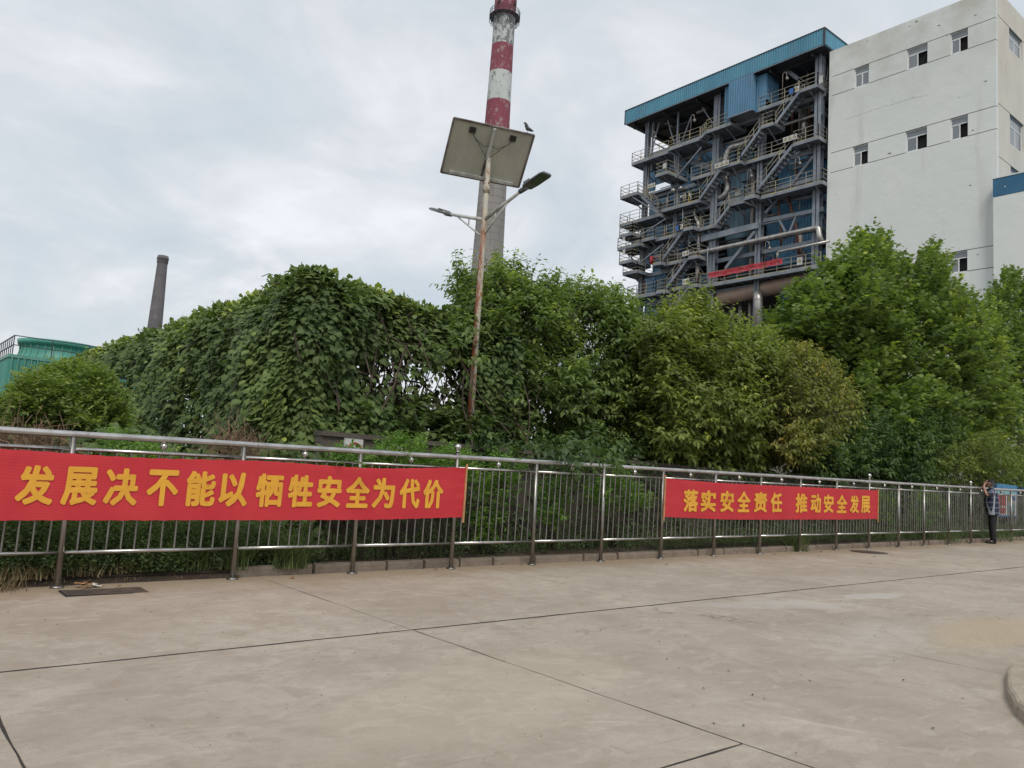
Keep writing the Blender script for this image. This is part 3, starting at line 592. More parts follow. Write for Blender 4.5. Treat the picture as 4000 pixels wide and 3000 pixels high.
# black sheets standing in for the unlit rooms, roof, the right-hand face
mb = MB(); mb.box((XW+.32, YC+.32, .1), (XW+.36, YF-.05, TOPZ-.1)); mb.obj('room_shade_sheet', M['black'], wb)
mb = MB(); mb.box((XW, YF, 0), (XW+34, YF+.25, TOPZ)); mb.box((XW+.3, YC+.35, TOPZ-.6), (XW+34, YF, TOPZ-.4)); mb.obj('roof', M['white_wall'], wb)
mb = MB(); rb = [(33.95, 32.4), (27.78, 25.7), (24.15, 22.2)]; rw = [(57.05, 59.5), (57.05, 59.52), (57.1, 59.5)]; zt = TOPZ; YR = YC
for (za, zb), (wa, wb_) in zip(rb, rw):
    mb.box((XW+.3, YR-.02, za+.03), (XW+34, YR+.28, zt)); mb.box((XW+.3, YR-.02, zb), (wa, YR+.28, za-.03)); mb.box((wb_, YR-.02, zb), (XW+4.77+3, YR+.28, za-.03)); mb.box((XW+7.77, YR-.02, zb), (XW+34, YR+.28, za-.03)); zt = zb-.0
mb.box((XW+.3, YR-.02, 0), (XW+34, YR+.28, zt)); mb.obj('side_wall', M['warm_wall'], wb)
for za, zb in rb: mb = MB(); mb.box((XW+.31, YR+.03, za-.04), (XW+33.9, YR+.2, za+.04)); mb.obj('wall_groove', M['groove'], wb)
for (za, zb), (wa, wb_) in zip(rb, rw): window(wb, (wa, YR-.02, zb), (1, 0, 0), wb_-wa, za-zb-.03, (0, -1, 0), None)
mb = MB(); mb.box((XW+.4, YR+.32, .2), (XW+30, YR+.36, TOPZ-1)); mb.obj('room_shade_sheet', M['black'], wb)  # black sheet for the unlit rooms behind the right-hand face
for pts in ([(3290,470),(3350,450),(3420,427),(3500,405),(3560,384),(3625,370)],):
    m_ = MB(); m_.tube([PX(a+random.uniform(-2, 2), b_+random.uniform(-2, 2), XW-.002) for a, b_ in pts], .006, 4); m_.obj('hairline_crack', M['groove'], wb)
for a, b_ in ((3265,760),(3388,160),(3553,103),(3668,100),(3580,85),(3850,318),(3800,510),(3745,380),(3790,725),(3475,600),(3810,60),(3820,995),(3700,140)):
    q = PX(a, b_, XW-.004); m_ = MB(); w_ = random.uniform(.05, .16); m_.add([(q[0], q[1]-w_, q[2]), (q[0], q[1]-w_*.3, q[2]+w_*.5), (q[0], q[1]+w_, q[2]+w_*.35), (q[0], q[1]+w_*.4, q[2]-w_*.3)], [(0,1,2,3)]); m_.obj('scuff_mark', M['groove'], wb)
# projecting annex with the blue parapet
an = thing('annex', (54, 12, 0), 'lower white annex with a peeling blue painted parapet, at the right edge', 'building')
mb = MB(); mb.box((54.0, 3, 0), (80, 19.16, 21.06)); mb.obj('wall', M['white_wall'], an)
mb = MB(); mb.box((53.985, 2.98, 21.07), (80, 19.165, 22.26)); mb.obj('parapet', M['blue_paint'], an)
mb = MB(); mb.box((53.95, 2.95, 22.262), (54.3, 19.2, 22.34)); mb.obj('coping', M['white_wall'], an)

# ================================================================== boiler house
XO, XC, XI = 54.0, 55.1, 57.2
bh = thing('boiler_house', (XC, 41, 0), 'open steel boiler structure with zigzag stairs, pipes and a blue corrugated roof edge', 'boiler house')
YR0, YR1 = 30.88, 51.46
f0 = MB(); f0.corr((XO-.1, YR0, 36.0), (0, 1, 0), YR1-YR0, 1.38, .22, .05, (-1, 0, 0)); f0.obj('fascia', M['blue'], bh)
f0 = MB(); f0.corr((XO-.1, YR0, 36.0), (1, 0, 0), 18, 1.38, .22, .05, (0, -1, 0)); f0.obj('fascia', M['blue'], bh)
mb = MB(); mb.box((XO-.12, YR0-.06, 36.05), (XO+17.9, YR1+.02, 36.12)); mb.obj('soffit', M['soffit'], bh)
mb = MB(); mb.box((XO-.16, YR0-.08, 37.38), (XO+18, YR1+.04, 37.46)); mb.obj('roof', M['frame_dark'], bh)
mb = MB(); mb.bar((XO-.12, YR0-.03, 36.0), (XO-.12, YR0-.03, 37.4), .12); mb.obj('corner_trim', M['frame_dark'], bh); mb = MB(); mb.bar((XO-.12, YR1, 36.0), (XO-.12, YR1, 37.4), .08); mb.obj('corner_trim', M['frame_dark'], bh)
mb = MB(); mb.bar((XO-.13, YR0, 35.99), (XO-.13, YR1, 35.99), .07, .05); mb.obj('edge_trim', M['frame'], bh)
for i in range(8):
    m_ = MB(); x = XO+1+i*2.1; m_.bar((x, YR0+.2, 35.95), (x, YR1-.2, 35.95), .12, .2); m_.obj('purlin', M['frame_dark'], bh)
for i in range(6):
    m_ = MB(); y = YR0+1.2+i*3.7; m_.bar((XO+.2, y, 35.85), (XO+17, y, 35.85), .14, .3); m_.obj('rafter', M['frame_dark'], bh)
for px_ in (3036, 3073):
    q = PX(px_, 190, 58.5); m_ = MB(); m_.tube([(58.5, q[1], 37), (58.5, q[1], 39.3 if px_ < 3050 else 39.4), (58.5, q[1], 39.5)], [.3, .3, .2], 14); m_.obj('vent_pipe', M['rusty_pipe'], bh, True)
# columns (surveyed on the column line XC), steel I-sections
def colm(px_, py_, z0=0, z1=36, w=.5, x=XC):
    y = PX(px_, py_, x)[1]; m_ = MB(); m_.box((x-w/2, y-w/2, z0), (x-w/2+.05, y+w/2, z1)); m_.box((x+w/2-.05, y-w/2, z0), (x+w/2, y+w/2, z1)); m_.box((x-w/2, y-.03, z0), (x+w/2, y+.03, z1)); m_.box((x-w/2+.1, y+w/2-.05, z0), (x+w/2-.1, y+w/2, z1))
    return m_.obj('column', M['frame'], bh), y
cy = []
for a, b_, w in ((3197, 640, .56), (2970, 800, .5), (2800, 470, .42), (2790, 1000, .5), (2527, 640, .42), (2640, 900, .4)):
    _, y = colm(a, b_, 0, 36 if a != 2640 else 33, w); cy.append(y)
for x_ in (61, 66):
    for y in (cy[0], cy[1], cy[3], cy[4]):
        m_ = MB(); m_.box((x_-.2, y-.2, 0), (x_+.2, y+.2, 36)); m_.obj('column', M['frame_dark'], bh)
for px_, py_ in ((2550, 540), (2648, 500), (2795, 390), (3215, 250)):
    y = PX(px_, py_, XC)[1]; m_ = MB(); m_.bar((XC, y, 31), (XC, y, 36), .14); m_.obj('column', M['frame'], bh)
# levels: horizontal girders on the column line
lvl = {}
def level(name, px_, py_, X=XO): lvl[name] = PX(px_, py_, X)[2]; return lvl[name]
zA = level('A', 3193, 330); zA2 = level('A2', 2612, 584); zB = level('B', 3197, 533); zB2 = level('B2', 2699, 705); zC = level('C', 2640, 806); zC2 = level('C2', 3211, 706); zC3 = level('C3', 2908, 781)
zD = level('D', 2760, 887); zD2 = level('D2', 2600, 928); zE = level('E', 2650, 1018); zE0 = level('E0', 2567, 1027); zE2 = level('E2', 2726, 995); zF = level('F', 2850, 1100); zF2 = level('F2', 2650, 1125)
ZL = {k: round(v, 2) for k, v in lvl.items()}; print('LEVELS', ZL)
def girder(y0, y1, z, x=XC, h=.34, mat='frame'): m_ = MB(); m_.bar((x, y0, z-.35), (x, y1, z-.35), .2, h); m_.obj('girder', M[mat], bh)
for z in (zA, zB, zC, zD, zE, zF): girder(YR0+.5, cy[4], z, XC+.1); girder(YR0+.5, YR1-1, z-.1, 61, .4, 'frame_dark')
def girder_px(p, q, X=XC-.2, h=.42, w=.2): a = PX(*p, X); b_ = PX(*q, X); m_ = MB(); m_.bar(a, b_, w, h); m_.obj('girder', M['frame'], bh)
girder_px((2740, 935), (2962, 880), XC-.4, .5); girder_px((2985, 862), (3190, 822), XC, .3); girder_px((2990, 800), (3190, 765), XC+.6, .22)
girder_px((2610, 600), (2790, 660), 56.2, .5); girder_px((3080, 620), (3185, 590), XC, .3); girder_px((3015, 230), (3120, 310), 55.4, .3)
# platforms with railings
def railing(m_, P0, P1, h=1.05, step=1.25, off=0):
    P0 = np.array(P0, float); P1 = np.array(P1, float); l = np.linalg.norm(P1-P0); n_ = max(1, round(l/step)); z = np.array([0, 0, 1.])
    for i in range(n_+1):
        p = P0+(P1-P0)*i/n_; m_.bar(p, p+z*h, .045)
    for hh in (h, h*.66, h*.33): m_.bar(P0+z*hh, P1+z*hh, .035)
    m_.bar(P0+z*.06, P1+z*.06, .012, .12)
PLN = 0
def platform(y0, y1, z, x0=XO, x1=XC, sides=(1, 1), rail=True, br=True, gap=None, outer_gap=None):
    y0, y1 = sorted((y0, y1)); m_ = MB(); m_.box((x0+.04, y0+.04, z-.06), (x1, y1-.04, z-.02)); o = m_.obj('platform', M['grey_floor'], bh)
    m_ = MB()
    for a, b_ in (((x0, y0, z-.1), (x0, y1, z-.1)), ((x0, y0, z-.1), (x1, y0, z-.1)), ((x0, y1, z-.1), (x1, y1, z-.1)), ((x1, y0, z-.1), (x1, y1, z-.1))): m_.bar(a, b_, .08, .2)
    k = max(1, int((y1-y0)/.9))
    for i in range(1, k): y = y0+(y1-y0)*i/k; m_.bar((x0, y, z-.12), (x1, y, z-.12), .06, .12)
    m_.obj('edge_beam', M['frame'], o)
    if br:
        m_ = MB()
        for y in ((y0+y1)/2,) if y1-y0 < 2.5 else (y0+.6, y1-.6): m_.bar((x0+.15, y, z-.2), (x1+.1, y, z-1.1), .09)
        m_.obj('bracket', M['frame'], o)
    if rail:
        m_ = MB(); segs = [(y0, y1)] if not outer_gap else [(y0, outer_gap[0]), (outer_gap[1], y1)]
        for a, b_ in segs:
            if b_-a > .2: railing(m_, (x0, a, z), (x0, b_, z))
        if sides[0]: railing(m_, (x0, y0, z), (x1, y0, z))
        if sides[1]: railing(m_, (x0, y1, z), (x1, y1, z))
        m_.obj('railing', M['yellow'], o)
    return o
def pfx(p, q, x0=XO, x1=XC, **k):
    a = PX(*p, x0); b_ = PX(*q, x0); return platform(a[1], b_[1], (a[2]+b_[2])/2, x0, x1, **k)
pfx((3122, 356), (3193, 328), XO, XC+1.5); pfx((2962, 432), (3118, 371), XO+.35, XC+1, sides=(0, 0))
pfx((2757, 519), (2856, 476), XO, XC+1); pfx((2613, 585), (2734, 536), XO, XC+1, sides=(0, 1)); pfx((2468, 645), (2611, 586), XO+.2, XC+1.5, sides=(0, 1))
pfx((3097, 567), (3197, 531), XO-.1, XC+1.2); pfx((2912, 637), (3066, 586), XO+.5, XC+1, sides=(0, 0)); pfx((2822, 652), (2893, 628), XO-.1, XC); pfx((2699, 706), (2820, 657), XO+.4, XC, sides=(0, 0))
pfx((2560, 688), (2609, 667), XO-1.3, XC+.4); pfx((2972, 495), (3021, 481), XO-.1, XC+.4)
pfx((2560, 829), (2735, 781), XO, XC+1); pfx((2512, 760), (2650, 722), XO+.8, XC+1, sides=(0, 0), rail=False)
pfx((2972, 773), (3211, 705), XO+.1, XC+1); pfx((2907, 775), (2950, 762), XO-.4, XC); pfx((2845, 801), (2908, 782), XO+.2, XC+.5, sides=(0, 0))
pfx((2733, 895), (2793, 879), XO+.3, XC, sides=(0, 0)); pfx((2670, 897), (2708, 885), XO-.3, XC); pfx((2559, 938), (2668, 908), XO+.2, XC+.8, sides=(0, 0))
pfx((2607, 1032), (2687, 1010), XO+.2, XC+.6, sides=(0, 0)); pfx((2549, 1033), (2584, 1024), XO-.4, XC); pfx((2687, 1010), (2726, 996), XO-.3, XC)
pfx((2736, 1117), (3205, 1037), XO+.2, XC+.9, sides=(0, 0)); pfx((2691, 1118), (2726, 1111), XO-.3, XC); pfx((2599, 1133), (2690, 1117), XO+.4, XC+.5, sides=(0, 0)); pfx((2562, 1141), (2598, 1134), XO-.3, XC); pfx((2450, 1167), (2561, 1142), XO+.1, XC+.4)
# end balconies running past the far corner
for p, q, x0 in (((2424, 771), (2490, 752), XO-.6), ((2421, 878), (2578, 838), XO-.3), ((2420, 921), (2469, 910), XO-.9), ((2468, 935), (2556, 940), XO-.1), ((2413, 970), (2500, 953), XO-.5), ((2419, 1026), (2468, 1016), XO-.9), ((2433, 1069), (2490, 1056), XO-.4)):
    pfx(p, q, x0, XC+.6)
# stairs
TREAD = None
def stair(lo, hi, x0=XO-.05, w=.75, flip=1):
    a = PX(*lo, x0); b_ = PX(*hi, x0); a[0] = b_[0] = x0; o = bpy.data.objects.new('staircase', None); COL.objects.link(o); o.parent = bh; o.location = Vector(a)-wloc(bh)
    for dx_ in (0, w):
        m_ = MB(); e = np.array([dx_, 0, 0]); m_.bar(a+e, b_+e, .05, .24); m_.obj('stringer', M['frame'], o)
    n_ = max(3, int(abs(b_[2]-a[2])/.24)); dy_ = np.sign(b_[1]-a[1])
    for i in range(n_):
        p = a+(b_-a)*(i+.5)/n_; m_ = MB(); m_.box((x0+.03, p[1]-.13, p[2]-.02), (x0+w-.03, p[1]+.13, p[2]+.02)); m_.obj('tread', M['grey_floor'], o)
    m_ = MB(); z = np.array([0, 0, .95])
    for dx_ in (0, w):
        e = np.array([dx_, 0, 0])
        for k in (1, .55): m_.bar(a+e+z*k, b_+e+z*k, .04)
        for i in range(4): p = a+(b_-a)*i/3+e; m_.bar(p, p+z, .045)
    m_.obj('handrail', M['yellow'], o); return o
for lo, hi in (((3030, 482), (3121, 359)), ((2882, 627), (2974, 499)), ((2943, 761), (3096, 567)), ((2732, 778), (2822, 650)), ((2793, 878), (2848, 806)), ((2578, 1026), (2672, 897)), ((2597, 1132), (2687, 1010)), ((2634, 1200), (2691, 1120)), ((2736, 539), (2757, 517)), ((2570, 825), (2494, 757))):
    stair(lo, hi)
# bracing on the column line
for p, q, w, X in (((2990, 833), (3060, 755), .2, XC), ((3088, 728), (3180, 610), .22, XC), ((2835, 1050), (2950, 905), .24, XC-.3), ((2945, 890), (2990, 940), .2, XC), ((2640, 695), (2740, 575), .09, XO-1.2), ((2498, 922), (2600, 855), .09, XO-.9), ((2495, 1030), (2590, 955), .09, XO-.9), ((2455, 760), (2570, 830), .1, XO-.5), ((3068, 905), (3040, 850), .14, XC), ((3085, 905), (3110, 845), .14, XC),
                   ((2575, 480), (2545, 600), .09, XC), ((2608, 470), (2640, 580), .08, XC), ((2700, 455), (2655, 580), .08, XC), ((2743, 420), (2790, 490), .08, XC), ((3195, 640), (3245, 700), .16, XC+2), ((3200, 800), (3245, 760), .16, XC+2), ((3210, 830), (3240, 900), .16, XC+2), ((2560, 562), (2615, 590), .14, XC+1), ((2745, 1250), (2762, 1180), .12, XC), ((2430, 1120), (2500, 1160), .08, XC)):
    m_ = MB(); m_.bar(PX(*p, X), PX(*q, X), w); m_.obj('brace', M['frame'], bh)
# cladding pod under the roof edge
yL = PX(2846, 400, XO-.12)[1]; yRr = PX(2939, 400, XO-.12)[1]; zb = PX(2846, 462, XO-.12)[2]
m_ = MB(); m_.corr((XO-.16, yRr, zb), (0, 1, 0), yL-yRr, 36.0-zb, .24, .05, (-1, 0, 0)); m_.obj('cladding_panel', M['blue_rust'], bh)
m_ = MB(); m_.corr((XO-.16, yRr, zb), (1, 0, 0), .55, 36.0-zb, .24, .04, (0, -1, 0)); m_.obj('cladding_panel', M['blue_rust'], bh)
y2 = PX(2992, 400, XO+.4)[1]; m_ = MB(); m_.corr((XO+.39, y2, zb-.1), (0, 1, 0), yRr-y2, 36.0-zb, .24, .04, (-1, 0, 0)); m_.obj('cladding_panel', M['blue_rust'], bh)
m_ = MB(); m_.corr((XO+.39, y2, zb+.8), (1, 0, 0), 1.8, 36.0-zb-.9, .24, .04, (0, -1, 0)); m_.obj('cladding_panel', M['blue_casing'], bh)
m_ = MB(); m_.corr((XO+.2, yL-.1, zb-.25), (0, 1, 0), .75, 36.2-zb, .24, .05, (-1, 0, 0)); m_.obj('cladding_panel', M['blue_rust'], bh)
m_ = MB(); m_.bar((XO-.2, yRr, zb-.03), (XO-.2, yL+.1, zb-.03), .12, .08); m_.box((XO-.1, yRr+.05, zb), (XO+1.4, yL-.05, zb+.05)); m_.obj('pod_floor', M['frame'], bh)
# dark backing box, recess shade put into its colour, blue panels in front
m_ = MB(); m_.box((60.5, YR0+1.2, 8), (67, YR1-3.2, 31.5)); m_.obj('shade_backing', M['dark_plant'], bh)
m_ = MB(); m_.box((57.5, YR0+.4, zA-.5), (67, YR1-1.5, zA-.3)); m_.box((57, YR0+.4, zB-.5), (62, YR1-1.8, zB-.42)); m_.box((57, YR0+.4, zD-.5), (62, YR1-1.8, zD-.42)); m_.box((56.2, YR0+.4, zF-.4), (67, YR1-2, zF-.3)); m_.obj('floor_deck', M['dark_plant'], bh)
def bpanel(x0, x1, y0, y1, X=XI, cor=True, mat='blue_casing'):
    a = PX(x0, (y0+y1)/2, X)[1]; b_ = PX(x1, (y0+y1)/2, X)[1]; xm = (x0+x1)/2; zt_ = PX(xm, y0, X)[2]; zb_ = PX(xm, y1, X)[2]; ya, yb = sorted((a, b_))
    m_ = MB()
    if cor: m_.corr((X, ya, zb_), (0, 1, 0), yb-ya, zt_-zb_, .26, .05, (-1, 0, 0))
    else:
        m_.box((X, ya, zb_), (X+.1, yb, zt_)); k = max(1, int((yb-ya)/1.1))
        for i in range(k+1): y = ya+(yb-ya)*i/k; m_.bar((X-.03, y, zb_), (X-.03, y, zt_), .09, .06)
        for z in np.arange(zb_+1.0, zt_, 1.9): m_.bar((X-.03, ya, z), (X-.03, yb, z), .05, .08)
    m_.obj('casing_panel', M[mat], bh)
for r_ in ((3040, 3180, 600, 750), (3015, 3182, 765, 850), (2995, 3182, 855, 920), (2995, 3185, 925, 1030), (3050, 3130, 1150, 1290)): bpanel(*r_, X=XI-.6)
for r_ in ((2535, 2560, 650, 745), (2560, 2700, 610, 700), (2690, 2800, 560, 680), (2540, 2650, 745, 830), (2520, 2640, 860, 935), (2520, 2670, 950, 1020), (2515, 2600, 1070, 1150), (2520, 2620, 1170, 1300), (2800, 2870, 560, 640), (2850, 2915, 680, 790), (2660, 2700, 1150, 1300)): bpanel(*r_, cor=False)
ycol = sorted(cy)
def bay(y0, y1, z0, z1, X=57.1, cor=False):
    m_ = MB()
    if cor: m_.corr((X, y0, z0), (0, 1, 0), y1-y0, z1-z0, .26, .05, (-1, 0, 0))
    else:
        m_.box((X, y0, z0), (X+.08, y1, z1)); k = max(1, int((y1-y0)/1.0))
        for i in range(k+1): y = y0+(y1-y0)*i/k; m_.bar((X-.03, y, z0), (X-.03, y, z1), .08, .06)
        m_.bar((X-.03, y0, (z0+z1)/2), (X-.03, y1, (z0+z1)/2), .05, .08)
    m_.obj('casing_panel', M['blue_casing'], bh)
for z0, z1 in ((zF+.2, zE-.3), (zE+.1, zD-.4), (zD+.1, zC-.4), (zC+.1, zB-.5)):
    bay(cy[4]-3.4, cy[4]+.3, z0, z1); bay(cy[4]-6.6, cy[4]-3.5, z0+.3, z1-.2, 57.6); bay(YR0+.6, cy[1]-1.2, z0, z1, 57.3, True)
    m_ = MB(); m_.box((57.1, cy[4]+.3, z0), (64, cy[4]+.38, z1)); m_.obj('casing_panel', M['blue_casing'], bh)
bay(cy[3]-2, cy[4]-1.2, zB+.1, zB+2.6, 57.4); bay(YR0+.6, cy[1]-2.2, zF-5.5, zF-.6, 57.3, True); bay(cy[4]-4, cy[4]+.3, zF-6, zF-.6)
# hanging cyclone vessel
yc = PX(2885, 900, XI+.6)[1]; zt_ = PX(2885, 770, XI+.6)[2]; z1_ = PX(2885, 950, XI+.6)[2]; z2_ = PX(2885, 1110, XI+.6)[2]
m_ = MB(); m_.tube([(XI+1.2, yc, zt_+2.6), (XI+1.2, yc, z1_+1.2), (XI+1.2, yc, z1_), (XI+1.2, yc, z2_)], [1.55, 1.55, 1.35, .95], 24); cyc = m_.obj('cyclone_vessel', M['cyclone'], bh, True)
m_ = MB()
for k in range(8): a = math.pi*.55+k*.3; m_.bar((XI+1.2+1.57*math.cos(a), yc+1.57*math.sin(a), z1_+1.2), (XI+1.2+1.57*math.cos(a), yc+1.57*math.sin(a), zt_+2.6), .06)
m_.tube([(XI+1.2, yc, z1_-.05), (XI+1.2, yc, z1_+.08)], 1.44, 24); m_.obj('stiffener', M['frame'], cyc)
# pipes
def pipe(pts, r, mat='lagging', n=10, rings=0, name='pipe', corner=.0):
    W3 = [PX(p[0], p[1], p[2]) for p in pts]
    if corner:
        Q = [W3[0]]
        for i in range(1, len(W3)-1):
            a, b_, c_ = W3[i-1], W3[i], W3[i+1]; la = np.linalg.norm(a-b_); lc = np.linalg.norm(c_-b_); k = min(corner, la*.45, lc*.45); p0 = b_+(a-b_)/la*k; p2 = b_+(c_-b_)/lc*k
            for s_ in np.linspace(0, 1, 6): Q.append((1-s_)**2*p0+2*s_*(1-s_)*b_+s_*s_*p2)
        Q.append(W3[-1]); W3 = Q
    m_ = MB(); m_.tube(W3, r, n); o = m_.obj(name, M[mat], bh, True)
    if rings:
        m_ = MB(); tot = 0
        for a, b_ in zip(W3[:-1], W3[1:]):
            l = np.linalg.norm(b_-a); d = (b_-a)/max(l, 1e-6); s_ = rings-(tot % rings)
            while s_ < l: m_.tube([a+d*(s_-.02), a+d*(s_+.02)], r+.012, n); s_ += rings
            tot += l
        if m_.v: m_.obj('joint_band', M['lagging_dull'], o, True)
    return o
pipe([(2935, 545, 56), (2900, 565, 55.6), (2850, 575, 55.4), (2832, 625, 55.3), (2833, 690, 55.3), (2846, 730, 55.3), (2832, 765, 55.2), (2800, 778, 55.2), (2765, 788, 55.2)], .28, 'lagging', 12, .5, corner=.9)
pipe([(2655, 627, 55.6), (2960, 522, 55.6), (3212, 441, 55.6), (3250, 462, 57)], .11, 'lagging', 8, 1.5, corner=.3)
pipe([(2560, 1003, 54.6), (2720, 990, 54.6), (3180, 892, 54.6), (3196, 890, 54.6), (3205, 940, 54.6), (3222, 945, 55.4)], .2, 'lagging', 12, 1.2, corner=.35)
pipe([(3185, 893, 54.7), (3205, 893, 55.2), (3240, 920, 56.5)], .17, 'lagging', 10, corner=.3)
pipe([(3036, 1020, 54.3), (3038, 985, 54.3), (3060, 980, 54.3), (3240, 942, 54.3)], .1, 'lagging', 8, 1.0, corner=.15)
pipe([(2808, 1172, 55.6), (2825, 1165, 55.6), (3180, 1085, 55.6), (3230, 1075, 56)], .62, 'rusty_pipe', 20, 1.6)
pipe([(2944, 660, 55.6), (2941, 800, 55.6), (2932, 1130, 55.6)], .2, 'lagging_dull', 10, 1.4)
pipe([(3142, 430, 56), (3140, 530, 56)], .2, 'lagging', 10); pipe([(2787, 1130, 55.5), (2785, 1300, 55.5)], .18, 'lagging_dull', 10, 1.0)
pipe([(2862, 1150, 56.5), (2860, 1320, 56.5)], .19, 'lagging_dull', 10, 1.1); pipe([(2892, 1150, 56.5), (2890, 1320, 56.5)], .17, 'lagging_dull', 10, 1.1); pipe([(2930, 1140, 56.5), (2928, 1320, 56.5)], .15, 'lagging_dull', 10)
pipe([(2957, 1142, 54.9), (2962, 1170, 54.9), (2960, 1300, 54.9)], .36, 'lagging', 14, .7)
pipe([(2717, 805, 55), (2712, 835, 55), (2728, 870, 55), (2730, 960, 55), (2728, 990, 55)], .15, 'lagging', 10, .5, corner=.3); pipe([(2733, 805, 55.6), (2740, 850, 55.6), (2740, 960, 55.6)], .13, 'lagging_dull', 8)
for x_ in (2645, 2672, 2678, 2700): pipe([(x_, 735, 55.4), (x_-1, 800, 55.4)], .1, 'lagging', 8, .5)
for x_, y_ in ((2638, 748), (2667, 740)):
    q = PX(x_, y_, 54.6); m_ = MB(); m_.tube([q, q+np.array([-.5, -.05, .0])], .17, 14); m_.obj('pipe_end', M['lagging'], bh, True)
pipe([(2605, 615, 54.9), (2602, 672, 54.9)], .12, 'lagging', 10); pipe([(2610, 760, 55), (2608, 812, 55)], .08, 'lagging', 8); pipe([(2605, 860, 55), (2603, 925, 55)], .08, 'lagging', 8); pipe([(2535, 640, 55), (2528, 760, 55), (2525, 850, 55)], .06, 'lagging_dull', 8)
pipe([(3040, 770, 55.2), (3045, 840, 55.2), (3050, 880, 55.2), (3052, 980, 55.2)], .1, 'rust', 8); pipe([(3075, 750, 55.3), (3092, 820, 55.3), (3108, 880, 55.3), (3120, 990, 55.3)], .12, 'rust', 8); pipe([(3125, 920, 55.6), (3122, 1010, 55.6)], .2, 'lagging_dull', 10)
for x_ in (3055, 3095, 3125, 3160, 2985): pipe([(x_, 420, 57), (x_-2, 520, 57)], .1, random.choice(['lagging', 'rust', 'lagging_dull']), 8)
pipe([(2635, 600, 54.5), (2634, 680, 54.5)], .05, 'frame', 6); pipe([(2668, 810, 54.2), (2666, 900, 54.2)], .05, 'frame', 6); pipe([(2690, 920, 54.4), (2688, 1000, 54.4)], .05, 'frame', 6)
pipe([(2725, 1030, 54.6), (2724, 1105, 54.6)], .17, 'lagging_dull', 10); pipe([(2764, 965, 54.2), (2762, 1110, 54.2)], .04, 'frame', 6); pipe([(2515, 1070, 55), (2512, 1150, 55)], .06, 'rust', 6)
# valves, cable trays and small plant between the floors
for k in range(150):
    X = random.uniform(55.6, 59.5); y = random.uniform(YR0+1, YR1-3.5); z = random.choice([zA, zB, zC, zD, zE, zF, zC2])+random.uniform(.1, 2.6); m_ = MB(); t_ = random.random()
    if t_ < .35: m_.bar((X, y, z), (X, y+random.uniform(.6, 3), z), random.uniform(.06, .2)); mt = random.choice(['frame', 'frame_dark', 'lagging_dull'])
    elif t_ < .6: m_.bar((X, y, z), (X, y, z+random.uniform(.6, 2.2)), random.uniform(.06, .18)); mt = random.choice(['frame', 'lagging_dull', 'rust'])
    elif t_ < .8: m_.tube([(X, y, z), (X, y+.3, z), (X, y+.35, z+.4), (X, y+.9, z+.5)], random.uniform(.05, .12), 7); mt = random.choice(['lagging_dull', 'lagging', 'rust'])
    else: m_.box((X, y, z), (X+.3, y+random.uniform(.2, .6), z+random.uniform(.2, .7))); m_.bar((X-.1, y+.1, z+.1), (X-.1, y+.1, z+.6), .06); mt = random.choice(['frame', 'sign_white', 'lagging_dull', 'frame_dark'])
    m_.obj('plant_fitting', M[mt], bh)
# cable-lamp arms
for p in ((2548, 520), (2700, 455), (3058, 290), (2920, 670), (2990, 950), (3107, 620)):
    q = PX(*p, XO+.1); m_ = MB(); m_.tube([q+np.array([0, 0, -2.2]), q, q+np.array([0, -.12, .12]), q+np.array([0, -.3, .05]), q+np.array([0, -.38, -.35])], .03, 6); m_.tube([q+np.array([0, -.38, -.35]), q+np.array([0, -.4, -.5]), q+np.array([0, -.42, -.62])], [.06, .13, .08], 8); m_.obj('walkway_lamp', M['lagging_dull'], bh, True)
# signs on the railings
def sign(px_, py_, w, h, X=XO-.08, tri=1, mat='sign_white'):
    q = PX(px_, py_, X); m_ = MB(); m_.box((X-.02, q[1]-w/2, q[2]-h/2), (X, q[1]+w/2, q[2]+h/2)); o = m_.obj('warning_sign', M[mat], bh)
    for i in range(tri):
        yy_ = q[1]+w*((i+.5)/tri-.5); m_ = MB(); s_ = min(w/tri, h)*.38; zc_ = q[2]+h*.08
        m_.add([(X-.026, yy_-s_, zc_-s_*.8), (X-.026, yy_+s_, zc_-s_*.8), (X-.026, yy_, zc_+s_*.8)], [(0, 2, 1)]); m_.add([(X-.03, yy_-s_*.6, zc_-s_*.55), (X-.03, yy_+s_*.6, zc_-s_*.55), (X-.03, yy_, zc_+s_*.42)], [(0, 2, 1)]) if False else None
        m_.obj('warning_triangle', M['frame_dark'], o)
        m_ = MB(); m_.add([(X-.03, yy_-s_*.66, zc_-s_*.62), (X-.03, yy_+s_*.66, zc_-s_*.62), (X-.03, yy_, zc_+s_*.45)], [(0, 2, 1)]); m_.obj('warning_symbol', M['sign_yellow'], o)
    return o
for a in ((2820, 642, 1.4, .45, XO-.2, 3), (3086, 540, 1.2, .42, XO-.2, 3), (3094, 355, .5, .45, XO-.1, 0, 'sign_blue'), (3111, 348, .5, .45, XO-.1, 1), (2649, 890, .5, .45, XO-.3, 0, 'sign_blue'), (2660, 886, .5, .45, XO-.3, 1), (2679, 990, .7, .45, XO-.3, 2), (2680, 1100, .75, .5, XO-.3, 2), (2545, 725, .9, .4, XO+.7, 2), (3124, 1020, .45, .6, XO+.1, 1), (2437, 930, .3, .5, XO-.9, 0), (2437, 985, .3, .5, XO-.9, 0), (2470, 1138, .3, .5, XO, 0), (2596, 648, .35, .5, XO-1.35, 0), (3207, 310, .3, .6, XO, 0)): sign(*a)
m_ = MB(); q = PX(2546, 1017, XO+.5); m_.tube([q-np.array([0, 0, .35]), q+np.array([0, 0, .35])], .2, 10); m_.obj('red_tank', M['sign_red'], bh, True)
